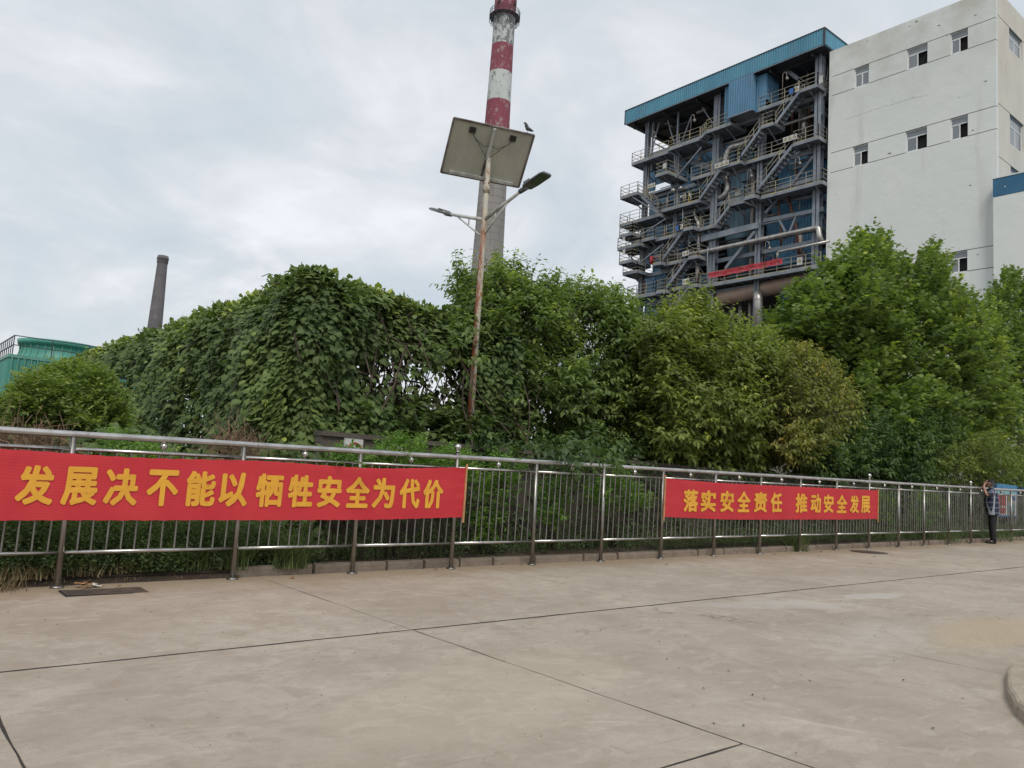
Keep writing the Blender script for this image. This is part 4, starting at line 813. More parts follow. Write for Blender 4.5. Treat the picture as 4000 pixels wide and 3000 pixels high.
# faded red banner tied to the lowest railing
a = PX(2765, 1067, XO+.1); b_ = PX(3056, 1008, XO+.1); a2 = PX(2765, 1088, XO+.1); b2 = PX(3056, 1031, XO+.1); nn_ = 40; V = []
for i in range(nn_+1):
    s_ = i/nn_; top = a+(b_-a)*s_; bot = a2+(b2-a2)*s_
    for k in range(4): w_ = k/3; p = top*(1-w_)+bot*w_; p[0] += .05*math.sin(s_*40+w_*3)+(.10 if k == 2 else 0)+rng.normal(0, .012); p[2] += .02*math.sin(s_*23); V.append(p)
mb = MB(); mb.add(V, [(i*4+k, i*4+k+1, (i+1)*4+k+1, (i+1)*4+k) for i in range(nn_) for k in range(3)])
M['old_banner'] = pm('faded_red_cloth', (.50,.06,.075), (.40,.04,.055), 2, .8)
fb = mb.obj('hanging_banner', M['old_banner'], None, True); tag(fb, 'crumpled faded red banner tied to the lowest boiler railing', 'banner')

# ================================================================== low things behind the trees
lb = thing('low_building', (30, 22, 0), 'beige low building glimpsed through gaps in the trees', 'building')
mb = MB(); mb.box((27, 21, 0), (50, 27, 6.2)); mb.obj('wall', M['beige_wall'], lb)
mb = MB(); mb.box((26.8, 20.8, 6.2), (50.2, 27.2, 6.5)); mb.obj('roof', M['frame'], lb)
for i in range(6):
    mb = MB(); mb.box((26+i*4, 20.97, 1.3), (27.5+i*4, 20.99, 3)); mb.obj('window', M['glass'], lb)
# cooling tower at the left edge
TY = 45.0; q = PY(38, 1382, TY); x0 = q[0]; zt_ = q[2]
ct = thing('cooling_tower', (x0, TY, 0), 'green fibreglass cooling tower with a flared fan ring and rooftop railing', 'cooling tower')
mb = MB(); mb.corr((x0, TY, 0), (1, 0, 0), 7, zt_-.15, .24, .03, (0, -1, 0)); mb.obj('casing', M['green_grp'], ct)
mb = MB(); mb.corr((x0, TY, 0), (0, 1, 0), 6, zt_-.15, .24, .03, (-1, 0, 0)); mb.obj('casing', M['green_grp'], ct)
mb = MB(); mb.box((x0-.06, TY-.06, zt_-.15), (x0+7, TY+6, zt_)); mb.obj('deck', M['green_fade'], ct)
for k in range(26):
    mb = MB(); mb.bar((x0+.12+k*.27, TY-.05, zt_-.16), (x0+.12+k*.27, TY-.05, zt_-3.2), .05); mb.obj('rib', M['green_fade'], ct)
yc_ = TY+2.6; xc_ = PY(232, 1380, yc_)[0]; R0 = 2.05; zr = PY(232, 1328, yc_-2)[2]; hh = zr-zt_
prof = [(0, R0*1.0), (.12, R0*.94), (.3, R0*.885), (.5, R0*.865), (.75, R0*.875), (.77, R0*.93), (1.0, R0*.96), (1.0, R0*.90)]
mb = MB(); mb.tube([(xc_, yc_, zt_+h_*hh) for h_, r_ in prof], [r_ for h_, r_ in prof], 48, False); mb.obj('fan_ring', M['green_grp'], ct, True)
for k in range(30):
    a = 2*math.pi*k/30; mb = MB(); mb.tube([(xc_+(r_+.02)*math.cos(a), yc_+(r_+.02)*math.sin(a), zt_+h_*hh) for h_, r_ in prof[:5]], .035, 5); mb.obj('rib', M['green_fade'], ct)
mb = MB(); mb.tube([(xc_, yc_, zr-.1), (xc_, yc_, zr+.12), (xc_, yc_, zr+.2)], [.4, .35, .1], 12); mb.obj('motor_cap', M['lagging'], ct, True)
mb = MB(); hr = PY(52, 1309, TY)[2]-zt_
for a, b_ in (((x0+.1, TY), (x0+6.8, TY)), ((x0+.1, TY), (x0+.1, TY+6))):
    for f_ in (1, .5): mb.bar((a[0], a[1], zt_+hr*f_), (b_[0], b_[1], zt_+hr*f_), .04)
for k in range(5): mb.bar((x0+.1+k*1.65, TY, zt_), (x0+.1+k*1.65, TY, zt_+hr), .045)
for k in range(9): mb.bar((x0+.1, TY+k*.7, zt_), (x0+.1, TY+k*.7, zt_+hr), .04)
mb.obj('railing', M['frame_dark'], ct)
q = PY(-60, 1445, 110); q2 = PY(90, 1470, 110); fb_ = thing('distant_shed', (q[0], 110, 0), 'distant pale shed with a blue roof behind the cooling tower', 'building')
mb = MB(); mb.box((q[0]-12, 110, 0), (q2[0]+6, 125, PY(40, 1475, 110)[2])); mb.obj('wall', M['white_frame'], fb_)
mb = MB(); z_ = PY(40, 1475, 110)[2]; mb.box((q[0]-12.3, 109.5, z_), (q2[0]+6.4, 125.5, z_+1.5)); mb.obj('roof', pm('slate_blue_roof', (.10,.13,.22), None, rough=.6), fb_)

# ================================================================== low wall behind the bed, with signs
YW = 10.25
lw = thing('boundary_wall', (12, YW, 0), 'low brown concrete wall half hidden by plants behind the railing', 'wall')
x = 5.02
while x < 44:
    mb = MB(); h = 1.76 if x < 14 else 1.76+(x-14)*S; mb.box((x+.01, YW, -.3), (x+2.98, YW+.2, h+rng.normal(0, .004))); mb.obj('wall_panel', M['wall_brown'], lw)
    mb = MB(); mb.box((x, YW-.04, h+.004), (x+2.99, YW+.24, h+.07)); mb.obj('coping', M['wall_brown'], lw); x += 3
def wall_sign(px_, py_, w, h, label, ring=True):
    q = PY(px_, py_, YW-.03); s_ = thing('wall_sign', tuple(q), label, 'sign')
    m_ = MB(); m_.box((q[0]-w/2, YW-.03, q[2]-h/2), (q[0]+w/2, YW-.005, q[2]+h/2)); m_.obj('board', M['sign_white'], s_)
    n = 28; V = []; R_ = min(w, h)*.40; c = (q[0]+.02, q[2]-.03)
    for i in range(n): a = 2*math.pi*i/n; V += [(c[0]+R_*math.cos(a), YW-.036, c[1]+R_*math.sin(a)), (c[0]+R_*.78*math.cos(a), YW-.036, c[1]+R_*.78*math.sin(a))]
    m_ = MB(); m_.add(V, [(2*i, (2*i+2) % (2*n), (2*i+3) % (2*n), 2*i+1) for i in range(n)]); m_.obj('red_ring', M['sign_red'], s_)
    m_ = MB(); m_.bar((c[0]-R_*.45, YW-.037, c[1]+R_*.3), (c[0]+R_*.5, YW-.037, c[1]-R_*.1), .004, .05); m_.bar((c[0]-R_*.3, YW-.039, c[1]+R_*.1), (c[0]+R_*.2, YW-.039, c[1]-R_*.4), .004, .06); m_.obj('pictogram', M['frame_dark'], s_)
    m_ = MB(); m_.box((q[0]-w*.36, YW-.037, q[2]-h*.47), (q[0]+w*.36, YW-.033, q[2]-h*.42)); m_.obj('caption_bar', M['frame_dark'], s_)
wall_sign(1380, 1752, .30, .36, 'small white sign with a red ring, on the wall above the long banner')
wall_sign(1530, 1772, .36, .28, 'small white sign mostly hidden by light green leaves on the wall')
# info boards behind the far railing
def info_board(px0, px1, py0, py1, Y, label, kind):
    a = PY(px0, py0, Y); b_ = PY(px1, py1, Y); x0, x1 = a[0], b_[0]; z1, z0 = a[2], b_[2]; o = thing('notice_board', ((x0+x1)/2, Y, gz(x0)), label, 'notice board')
    m_ = MB(); m_.box((x0, Y, z0), (x1, Y+.06, z1)); m_.obj('board', M['sign_white'], o)
    m_ = MB(); m_.box((x0-.04, Y-.02, z0-.06), (x1+.04, Y+.08, z0)); m_.box((x0-.05, Y-.02, z0), (x0, Y+.08, z1)); m_.box((x1, Y-.02, z0), (x1+.05, Y+.08, z1)); m_.obj('frame', M['sign_blue'], o)
    for xx in (x0+.1, x1-.1): m_ = MB(); m_.box((xx-.03, Y, gz(xx)), (xx+.03, Y+.06, z0)); m_.obj('leg', M['lagging_dull'], o)
    W_, H_ = x1-x0, z1-z0
    def pt(u0, u1, v0, v1, mt, nm='printed_panel'): m_ = MB(); m_.box((x0+W_*u0, Y-.006, z0+H_*v0), (x0+W_*u1, Y-.001, z0+H_*v1)); m_.obj(nm, M[mt], o)
    if kind: pt(0, 1, .78, 1, 'hdr'); pt(0, 1, .68, .78, 'hdr2'); pt(.08, .45, .30, .64, 'sign_red'); pt(.52, .72, .45, .64, 'sign_yellow'); pt(.76, .93, .50, .64, 'sign_blue'); pt(.1, .4, .05, .24, 'sign_red'); pt(.55, .9, .1, .36, 'hdr2')
    else: pt(.1, .8, .2, .8, 'sign_red')
M['hdr'] = pm('board_header_blue', (.05,.24,.42), (.03,.16,.33), 6, rough=.5); M['hdr2'] = pm('board_header_pale', (.22,.42,.42), (.12,.30,.34), 4, rough=.5)
info_board(3893, 3972, 1888, 2015, 10.0, 'blue topped notice board with red and white notices beside the man', 1)
info_board(3990, 4040, 1905, 2030, 10.6, 'second notice board cut off by the right edge', 1)

# ================================================================== ivy over a long steel frame
XV, YV = 5.02, 11.2
iv = thing('ivy_covered_frame', (XV, YV, 0), 'long frame completely smothered in dark green ivy, with a ragged opening', 'ivy')
mb = MB()
for y in (11.4, 14.5, 18, 22, 26, 30):
    for xx in (XV+.35, 8.7): mb.bar((xx, y, 0), (xx, y, 4.0), .12)
    mb.bar((XV+.3, y, 3.95), (8.8, y, 3.95), .1)
for xx in (XV+.35, 8.7): mb.bar((xx, 11.4, 3.9), (xx, 31, 3.9), .1)
mb.obj('steel_frame', M['frame_dark'], iv)
def lump(a, b_): return .16*np.sin(a*1.3+b_*.7)+.12*np.sin(a*2.9-b_*2.2+1)+.08*np.sin(a*5.1+b_*4.3)
def ivy(n, f, name, size=.17, tint0=.3, keep=None, yl=.0):
    P, Nn, el = f(n)
    if keep is not None:
        k = keep(P); P, Nn, el = P[k], Nn[k], el[k]
    k = len(P); D = Nn*.55+rnd(k, .42)+np.array([0, 0, -1.0])*(1-el[:, None]*.6)+el[:, None]*rnd(k, .5); NN = Nn+np.array([0, 0, .55])+rnd(k, .33)
    patch = .16*np.sin(P[:, 0]*1.9+P[:, 1]*.8+P[:, 2]*1.3)+.12*np.sin(P[:, 1]*1.7-P[:, 2]*2.1)
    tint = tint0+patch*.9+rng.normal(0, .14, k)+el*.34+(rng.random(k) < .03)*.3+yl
    sz = size*np.where(rng.random(k) < .3, rng.uniform(.45, .7, k), rng.uniform(.75, 1.15, k))
    return obj_from_mesh(name, leaf_mesh(name, T_IVY, P, D, NN, sz, tint, M['leaf_ivy']), iv)
def side_face(n):
    w = rng.random(n)**1.6; y = YV+w*20.5; z = rng.uniform(.4, 4.22, n); ov = lump(y, z)*np.clip(4.3-z, .35, 1); x = XV-.18+ov+rng.normal(0, .09, n)+np.clip(z-3.6, 0, 1)**2*.9
    x += np.where(z < 1.6, (1.6-z)*.15, 0); N_ = np.zeros((n, 3)); N_[:, 0] = -1; N_[:, 2] = np.clip(z-3.4, 0, 1)*1.6; N_[:, 1] = -.35
    return np.stack([x, y, z], 1), N_, np.clip((z-3.7)*2, 0, 1)
ivy(36000, side_face, 'side_leaves', size=.12, tint0=.36)
def corner(n):
    a = rng.uniform(0, math.pi/2, n); z = rng.uniform(.5, 4.35, n); r_ = .45+.15*np.sin(z*2.3)+rng.normal(0, .07, n); cx_, cy_ = XV+.35, YV+.35
    N_ = np.stack([-np.cos(a), -np.sin(a), np.clip(z-3.6, 0, 1)*1.2], 1); return np.stack([cx_-r_*np.cos(a), cy_-r_*np.sin(a), z], 1), N_, np.clip((z-3.7)*1.6, 0, 1)
ivy(5200, corner, 'corner_leaves', size=.118, tint0=.36)
def mound(n):
    u = rng.normal(0, 1, (n, 3)); u /= np.linalg.norm(u, axis=1, keepdims=True); u[:, 2] = np.abs(u[:, 2]); P = np.array([XV+.95, YV+.55, 3.95])+u*np.array([.8, .75, .36])*rng.uniform(.85, 1.05, (n, 1)); return P, u, np.clip(u[:, 2], 0, 1)*.9
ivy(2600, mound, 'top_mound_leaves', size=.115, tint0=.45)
def top(n):
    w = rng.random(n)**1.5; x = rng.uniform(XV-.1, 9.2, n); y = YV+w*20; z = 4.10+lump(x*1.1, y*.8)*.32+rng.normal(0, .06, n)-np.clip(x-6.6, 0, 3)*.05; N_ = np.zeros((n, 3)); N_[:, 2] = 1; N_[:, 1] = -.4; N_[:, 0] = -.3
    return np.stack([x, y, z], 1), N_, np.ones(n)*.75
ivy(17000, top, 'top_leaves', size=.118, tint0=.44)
HOLE = [(1330,1420),(1400,1345),(1520,1330),(1600,1350),(1640,1395),(1730,1400),(1800,1360),(1870,1400),(1880,1700),(1560,1700),(1480,1580),(1330,1560)]
def front_keep(P):
    px_, py_ = proj(P); h = inpoly(px_, py_, HOLE); e = pdist(px_, py_, HOLE)
    drop = (h & (rng.random(len(P)) > .05+.5*np.exp(-e/28))) | ((P[:, 2] < 2.4) & (P[:, 0] > 6.4) & (rng.random(len(P)) > .42))
    hang = (np.abs(px_-1425) < 22) & (py_ < 1400+0*py_)
    return ~drop | hang
def front(n):
    x = rng.uniform(XV+.2, 9.0, n); z = rng.uniform(.9, 4.2, n); y = YV-.05+lump(x*1.2, z*1.2)*.9+rng.normal(0, .09, n)+np.clip(z-3.6, 0, 1)**2*.7; N_ = np.zeros((n, 3)); N_[:, 1] = -1; N_[:, 2] = np.clip(z-3.3, 0, 1)*1.6
    return np.stack([x, y, z], 1), N_, np.clip((z-3.7)*2, 0, 1)
ivy(19000, front, 'front_leaves', size=.12, keep=front_keep, tint0=.33)
def inner(n):   # leaves inside and on the far side, shade put into their dark tint
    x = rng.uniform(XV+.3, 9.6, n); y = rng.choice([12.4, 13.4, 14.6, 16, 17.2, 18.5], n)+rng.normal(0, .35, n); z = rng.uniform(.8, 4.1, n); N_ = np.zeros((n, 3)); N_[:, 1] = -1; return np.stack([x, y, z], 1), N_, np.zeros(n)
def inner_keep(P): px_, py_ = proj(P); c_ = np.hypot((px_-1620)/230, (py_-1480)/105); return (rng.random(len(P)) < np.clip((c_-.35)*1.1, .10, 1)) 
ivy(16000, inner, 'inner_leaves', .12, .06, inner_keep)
mb = MB()
for k in range(230):
    x = random.uniform(6.0, 9.4); y = random.choice([11.25, 11.4, 11.8, 12.6, 13.6])+random.uniform(-.3, .3); z = random.uniform(2.6, 4.1); p = np.array([x, y, z]); pts = [p]; d = np.array([random.uniform(-.5, .5), random.uniform(-.2, .2), -1.0])
    for j in range(random.randint(3, 7)): d = d+rng.normal(0, .38, 3); d[2] = min(d[2], -.05); d[0] = np.clip(d[0], -.7, .7); p = p+d*.24; pts.append(p)
    if min(p_[0] for p_ in pts) > 5.7: mb.tube(pts, random.uniform(.006, .016), 4, False)
for k in range(26):
    a = np.array([random.uniform(7.6, 9.6), random.uniform(11.2, 12.5), random.uniform(1.2, 3.3)]); b_ = a+np.array([random.uniform(-2.2, .5), random.uniform(-.4, .4), random.uniform(-.5, .9)]); mb.tube([a, (a+b_)/2+rng.normal(0, .16, 3), b_], [.022, .016, .006], 5, False)
mb.obj('bare_stems', M['vine'], iv, kind='stuff')
mb = MB()   # a few pale stems on the face, and tendrils waving above the top
for pts in ([(1235,1330),(1262,1400),(1270,1470),(1300,1520),(1325,1560),(1322,1620)], [(1290,1390),(1350,1420),(1385,1450),(1440,1462)], [(1310,1490),(1318,1560),(1322,1610)], [(1150,1300),(1160,1360),(1175,1420)]):
    mb.tube([PY(a, b_, YV-.28) for a, b_ in pts], [.014]*(len(pts)-1)+[.006], 5)
for pts in ([(1130,1122),(1085,1105),(1040,1107),(1020,1135)], [(1085,1105),(1070,1075),(1050,1069),(1022,1080)], [(1110,1140),(1060,1140),(1010,1145)], [(1195,1078),(1185,1055),(1172,1042)], [(1214,1076),(1210,1050),(1206,1044)], [(1305,1095),(1310,1075),(1322,1062)], [(1298,1092),(1296,1072)], [(1390,1140),(1384,1118),(1380,1105)], [(1604,1175),(1596,1160),(1590,1150)], [(1480,1160),(1500,1150),(1512,1150)], [(565,1300),(552,1298),(545,1300)]):
    mb.tube([PY(a, b_, YV+(.2 if a > 600 else 9)) for a, b_ in pts], .006 if pts[0][0] > 600 else .015, 4)
mb.obj('tendrils', M['vine'], iv, kind='stuff')
Pt = []; 
for a, b_ in ((1172,1043),(1180,1052),(1206,1046),(1322,1063),(1318,1070),(1310,1078),(1296,1074),(1380,1108),(1386,1125),(1392,1130)): Pt += [PY(a+random.uniform(-4, 4), b_+random.uniform(-4, 4), YV+.2) for _ in range(2)]
Pt = np.array(Pt); obj_from_mesh('tendril_leaves', leaf_mesh('tendril_leaves', T_SM, Pt, rnd(len(Pt)), rnd(len(Pt)), np.full(len(Pt), .06), np.full(len(Pt), .4), M['leaf_ivy']), iv)
hm = thing('hedge_mass', (2.5, 10.4, .1), 'dark tangled hedge at the foot of the ivy behind the long banner', 'hedge')
n = 5200; x = rng.uniform(-2, 5.4, n); z = rng.uniform(.1, 1.55, n)+.12*np.sin(x*3); P = np.stack([x, 10.35+lump(x*1.5, z*2)*.8+rng.normal(0, .1, n)-(z < .8)*.1, z], 1)
obj_from_mesh('foliage', leaf_mesh('foliage', T_IVY, P, rnd(n, .5)+np.array([0, -.5, -.8]), np.array([0, -1., .6])+rnd(n, .4), rng.uniform(.06, .14, n), rng.normal(.33, .16, n)+.15*np.sin(x*2), M['leaf_ivy']), hm)
mb = MB()
for k in range(40): x = random.uniform(-2, 5.2); a = np.array([x, 10.35, gz(x)]); mb.tube([a, a+np.array([random.uniform(-.3, .3), random.uniform(-.2, .1), .7]), a+np.array([random.uniform(-.5, .5), random.uniform(-.3, .1), 1.4])], [.012, .009, .004], 4, False)
mb.obj('stems', M['vine'], hm, kind='stuff')
# dry tangle at the foot of the ivy
dv = thing('dried_vine_tangle', (1.6, 9.7, 1), 'brown dried vine tangle behind the rail at the far left', 'dead vines'); dv2 = thing('dried_vine_tangle', (4, 9.9, 1), 'brown dried vine clump hanging below the ivy behind the long banner', 'dead vines')
for o_, poly, Y, n in ((dv, [(-80,1670),(250,1690),(260,1790),(-80,1770)], 9.9, 420), (dv2, [(830,1720),(900,1690),(1010,1700),(1030,1800),(840,1800)], 10.0, 260)):
    P, *_ = crown_points(poly, n, Y, .25, rnd_px=60); mb = MB()
    for p in P: d = rng.normal(0, .16, 3); mb.tube([p, p+d*.5+rng.normal(0, .03, 3), p+d], .004, 3, False)
    mb.obj('dry_stems', M['dryvine'], o_, kind='stuff')

# ================================================================== shrubs and trees
def shrub(poly, n, Y, T, mat, size, tp, sl, nl, label, cat='shrub', name='leafy_shrub', tint0=.4, up=.6, stems=6, droop=.3, gx=None):
    pc = np.mean(poly, 0); q = PY(pc[0], pc[1], Y); o = thing(name, (q[0], Y, gz(q[0])), label, cat)
    crown(poly, n, Y, T, tp, mat, size, sl, nl, up=up, tint0=tint0, parent=o, name='foliage', droop=droop)
    mb = MB(); P, *_ = crown_points(poly, max(stems, 2), Y, T*.6)
    for p in P[:stems]: b_ = np.array([q[0]+random.uniform(-.15, .15), Y+random.uniform(-.1, .1), gz(q[0])-.03]); mb.tube([b_, (b_+p)/2+rng.normal(0, .04, 3), p], [.016, .012, .005], 5)
    mb.obj('stem', M['bark'], o, True); return o
shrub([(-160,1610),(-20,1560),(45,1530),(85,1478),(150,1462),(220,1432),(290,1415),(340,1430),(430,1475),(480,1560),(500,1650),(450,1740),(-160,1740)], 2600, 12.0, .8, M['leaf_shrub'], .085, T_SM, .22, 9, 'big rounded yellow-green privet shrub below the cooling tower', tint0=.42, stems=9, droop=.05)
shrub([(390,1690),(470,1700),(640,1730),(620,1790),(400,1770)], 160, 9.7, .2, M['leaf_nandina'], .07, T_SM, .22, 8, 'bright small-leaved shrub between the rails near the left ball ornament', tint0=.5)
def tree(name, label, crowns, trunk, r0, ends, cat='tree'):
    o = thing(name, trunk, label, cat)
    for k in crowns: crown(parent=o, **k)
    limb_tree(o, trunk, ends, r0, o, M['bark']); return o
C1 = [(1765,1230),(1800,1110),(1786,1040),(1840,1075),(1880,1100),(1905,1050),(1965,1015),(2020,1060),(2090,1085),(2200,1085),(2290,1130),(2400,1130),(2470,1180),(2480,1240),(2560,1290),(2640,1390),(2690,1470),(2690,1560),(2610,1620),(2520,1680),(2450,1770),(2380,1835),(2280,1790),(2200,1815),(2090,1790),(1950,1740),(1880,1640),(1835,1540),(1800,1430),(1752,1330)]
Y1 = 12.7
def ep(*pts, Y): return [PY(a, b_, Y) for a, b_ in pts]
tree('cherry_tree', 'large drooping-leaved cherry tree right of the lamp pole, spilling over the railing', [
    dict(poly=C1, n=2300, fill=.4, twig=1, Y0=Y1, T=1.15, tp=T_CH, mat=M['leaf_cherry'], size=.175, sl=.5, nleaf=11, tint0=.46),
    dict(poly=[(1765,1230),(1790,1030),(1850,1080),(1900,1050),(1960,1010),(2100,1085),(2300,1115),(2440,1150),(2480,1230),(2300,1220),(2000,1180),(1850,1230)], n=260, Y0=Y1, T=.6, tp=T_CH, mat=M['leaf_cherry'], size=.15, sl=.65, nleaf=11, up=1.3, tint0=.42, name='crown', sink=.2, twig=1),
    dict(poly=[(2130,1740),(2300,1720),(2420,1760),(2370,1835),(2250,1812),(2140,1820)], n=42, Y0=9.2, T=.5, tp=T_CH, mat=M['leaf_dark'], size=.16, sl=.45, nleaf=10, up=-.1, tint0=.35, name='crown'),
    dict(poly=[(1740,1250),(1790,1240),(1850,1290),(1870,1400),(1860,1470),(1790,1430),(1750,1380)], n=20, Y0=10.7, T=.25, tp=T_CH, mat=M['leaf_cherry'], size=.15, sl=.45, nleaf=9, tint0=.42, name='crown')],
    (PY(2200, 1750, 12.9)[0], 12.9, gz(12)-.02), .11, ep((1950,1200),(2150,1180),(2400,1300),(2550,1450),(2200,1500),(1900,1400),(2350,1700), Y=Y1))
tree('cherry_tree', 'slim cherry tree filling the gap between the two larger ones', [
    dict(poly=[(2380,1215),(2470,1185),(2560,1215),(2650,1230),(2680,1450),(2600,1700),(2450,1700),(2380,1450)], n=800, Y0=12.3, T=.8, tp=T_CH, mat=M['leaf_cherry'], size=.175, sl=.5, nleaf=11, tint0=.46, twig=.6)],
    (PY(2540, 1800, 12.4)[0], 12.5, gz(15)-.02), .08, ep((2450,1300),(2560,1300),(2600,1500), Y=12.3))
C2 = [(2480,1330),(2560,1230),(2620,1200),(2680,1165),(2730,1150),(2760,1210),(2830,1260),(2920,1300),(3000,1330),(3060,1400),(3110,1480),(3100,1600),(3060,1700),(3000,1800),(2900,1880),(2760,1850),(2640,1800),(2520,1780),(2500,1640),(2520,1500)]
tree('cherry_tree', 'yellower cherry tree in the middle of the row below the boiler house', [
    dict(poly=C2, n=1900, fill=.4, twig=1, Y0=11.3, T=1.2, tp=T_CH, mat=M['leaf_cherry_y'], size=.18, sl=.5, nleaf=11, tint0=.38),
    dict(poly=[(2550,1260),(2640,1190),(2730,1140),(2800,1220),(3000,1320),(3060,1390),(2900,1390),(2650,1300)], n=130, Y0=11.3, T=.6, tp=T_CH, mat=M['leaf_cherry_y'], size=.155, sl=.7, nleaf=11, up=1.3, tint0=.5, name='crown', sink=.2, twig=1)],
    (PY(2780, 1800, 11.8)[0], 11.9, gz(16)-.02), .10, ep((2650,1300),(2800,1330),(2950,1450),(2700,1600),(2950,1700), Y=11.3))
tree('cherry_tree', 'leafy young cherry tree between the middle cherry and the plane tree', [
    dict(poly=[(2860,1310),(2960,1300),(3060,1340),(3140,1400),(3120,1560),(2980,1640),(2860,1560)], n=520, Y0=12.2, T=.8, tp=T_CH, mat=M['leaf_cherry_y'], size=.18, sl=.5, nleaf=10, tint0=.5, twig=.6)],
    (PY(2990, 1800, 12.4)[0], 12.5, gz(18)-.02), .07, ep((2930,1380),(3050,1420), Y=12.2))
C3 = [(3010,1430),(3080,1370),(3160,1355),(3230,1410),(3290,1490),(3345,1560),(3320,1640),(3220,1700),(3120,1780),(3040,1780),(3010,1650),(2990,1540)]
tree('ochre_leaved_tree', 'small tree with ochre and rust tinged leaves in front of the plane tree', [
    dict(poly=C3, n=1000, fill=.2, twig=1, Y0=10.6, T=.6, tp=T_CH, mat=M['leaf_yellow'], size=.15, sl=.5, nleaf=10, tint0=.42, droop=.6)],
    (PY(3110, 1820, 11.2)[0], 11.3, gz(19)-.02), .06, ep((3080,1450),(3200,1500),(3280,1580),(3100,1600), Y=11.0))
C4 = [(2900,1320),(2960,1240),(3040,1215),(3080,1150),(3110,1100),(3170,1080),(3215,1060),(3230,990),(3290,975),(3325,985),(3335,910),(3390,885),(3440,890),(3470,960),(3500,1010),(3580,985),(3590,945),(3645,930),(3680,1000),(3690,1080),(3770,1110),(3810,1150),(3800,1190),(3880,1230),(3910,1300),(3900,1400),(3960,1500),(3950,1600),(3900,1700),(3800,1790),(3600,1810),(3430,1740),(3360,1600),(3260,1460),(3150,1370),(3040,1400),(2960,1400)]
tree('plane_tree', 'tall plane tree with broad star shaped leaves in front of the white building', [
    dict(poly=C4, n=4600, fill=.3, sink=.85, Y0=13.4, T=2.0, tp=T_PLN, mat=M['leaf_plane'], size=.205, sl=.8, nleaf=8, tint0=.34, droop=.15),
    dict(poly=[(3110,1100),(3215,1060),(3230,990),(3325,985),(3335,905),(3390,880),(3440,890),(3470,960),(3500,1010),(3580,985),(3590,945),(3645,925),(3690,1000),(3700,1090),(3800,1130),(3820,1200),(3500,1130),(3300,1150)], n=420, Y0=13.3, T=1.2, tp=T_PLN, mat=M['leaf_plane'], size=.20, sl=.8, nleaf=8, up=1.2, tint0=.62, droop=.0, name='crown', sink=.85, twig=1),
    dict(poly=[(3700,1150),(3900,1250),(3960,1500),(3940,1700),(3800,1750),(3820,1500),(3720,1300)], n=420, Y0=12.4, T=1., tp=T_PLN, mat=M['leaf_plane'], size=.205, sl=.8, nleaf=8, up=.5, tint0=.58, droop=.1, name='crown')],
    (PY(3480, 1850, 13.6)[0], 13.7, gz(28)-.02), .2, ep((3280,1100),(3420,1000),(3620,1050),(3750,1250),(3850,1450),(3300,1350),(3550,1400), Y=13.4))
C5 = [(3090,1800),(3160,1720),(3260,1680),(3380,1620),(3480,1590),(3600,1590),(3700,1620),(3760,1680),(3740,1780),(3680,1850),(3600,1900),(3480,1890),(3380,1860),(3250,1880),(3130,1880)]
tree('dark_cherry_tree', 'low spreading dark green cherry tree under the plane tree', [
    dict(poly=C5, n=1500, fill=.4, Y0=11.1, T=.9, tp=T_CH, mat=M['leaf_dark'], size=.17, sl=.5, nleaf=10, tint0=.36)],
    (PY(3450, 1900, 11.2)[0], 11.3, gz(24)-.02), .08, ep((3200,1750),(3400,1680),(3600,1650),(3700,1750), Y=10.9))
tree('bushy_tree', 'low bushy tree with glossy leaves above the man on the phone', [
    dict(poly=[(3640,1800),(3700,1730),(3800,1690),(3900,1690),(3980,1740),(4060,1790),(4060,1900),(3960,1890),(3860,1870),(3760,1900),(3660,1890)], n=620, Y0=10.9, T=.8, tp=T_CH, mat=M['leaf_cherry_y'], size=.13, sl=.45, nleaf=9, tint0=.30)],
    (PY(3850, 1930, 11.2)[0], 11.3, gz(30)-.02), .08, ep((3720,1800),(3850,1740),(3980,1800), Y=10.9))
tree('plane_tree', 'second plane tree, at the right edge in front of the annex', [
    dict(dens=1.6, poly=[(3830,1260),(3850,1180),(3880,1110),(3920,1060),(3960,1055),(3990,1090),(4080,1090),(4090,1540),(3980,1560),(3900,1480),(3860,1380)], n=900, Y0=15, T=1.6, tp=T_PLN, mat=M['leaf_plane'], size=.205, sl=.8, nleaf=8, tint0=.34, droop=.15)],
    (PY(4000, 1900, 15)[0], 15, gz(40)-.02), .2, ep((3900,1200),(3960,1150),(4040,1300), Y=15))
tree('plane_tree', 'low green tree behind the notice boards at the right edge', [
    dict(poly=[(3800,1700),(3850,1560),(3940,1520),(4090,1540),(4090,1920),(3800,1920)], n=800, Y0=13.2, T=1.2, tp=T_CH, mat=M['leaf_cherry'], size=.2, sl=.6, nleaf=9, tint0=.38)],
    (PY(3960, 1900, 13.4)[0], 13.4, gz(35)-.02), .14, ep((3880,1650),(3980,1600), Y=13.2))
# dark understorey between the trunks
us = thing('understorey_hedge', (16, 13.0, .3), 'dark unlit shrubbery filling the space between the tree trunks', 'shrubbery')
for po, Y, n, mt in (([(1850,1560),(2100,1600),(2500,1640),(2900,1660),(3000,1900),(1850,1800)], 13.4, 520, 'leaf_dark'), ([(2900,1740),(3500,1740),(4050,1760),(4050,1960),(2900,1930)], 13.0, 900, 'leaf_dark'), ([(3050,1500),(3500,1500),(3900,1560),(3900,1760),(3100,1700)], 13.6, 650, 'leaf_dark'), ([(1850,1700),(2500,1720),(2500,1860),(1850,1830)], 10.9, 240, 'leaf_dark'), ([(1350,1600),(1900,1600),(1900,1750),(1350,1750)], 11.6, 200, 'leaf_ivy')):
    crown(po, n, Y, .7, T_CH if mt == 'leaf_dark' else T_IVY, M[mt], .15, .5, 10, tint0=.28, parent=us, name='foliage', up=.3)
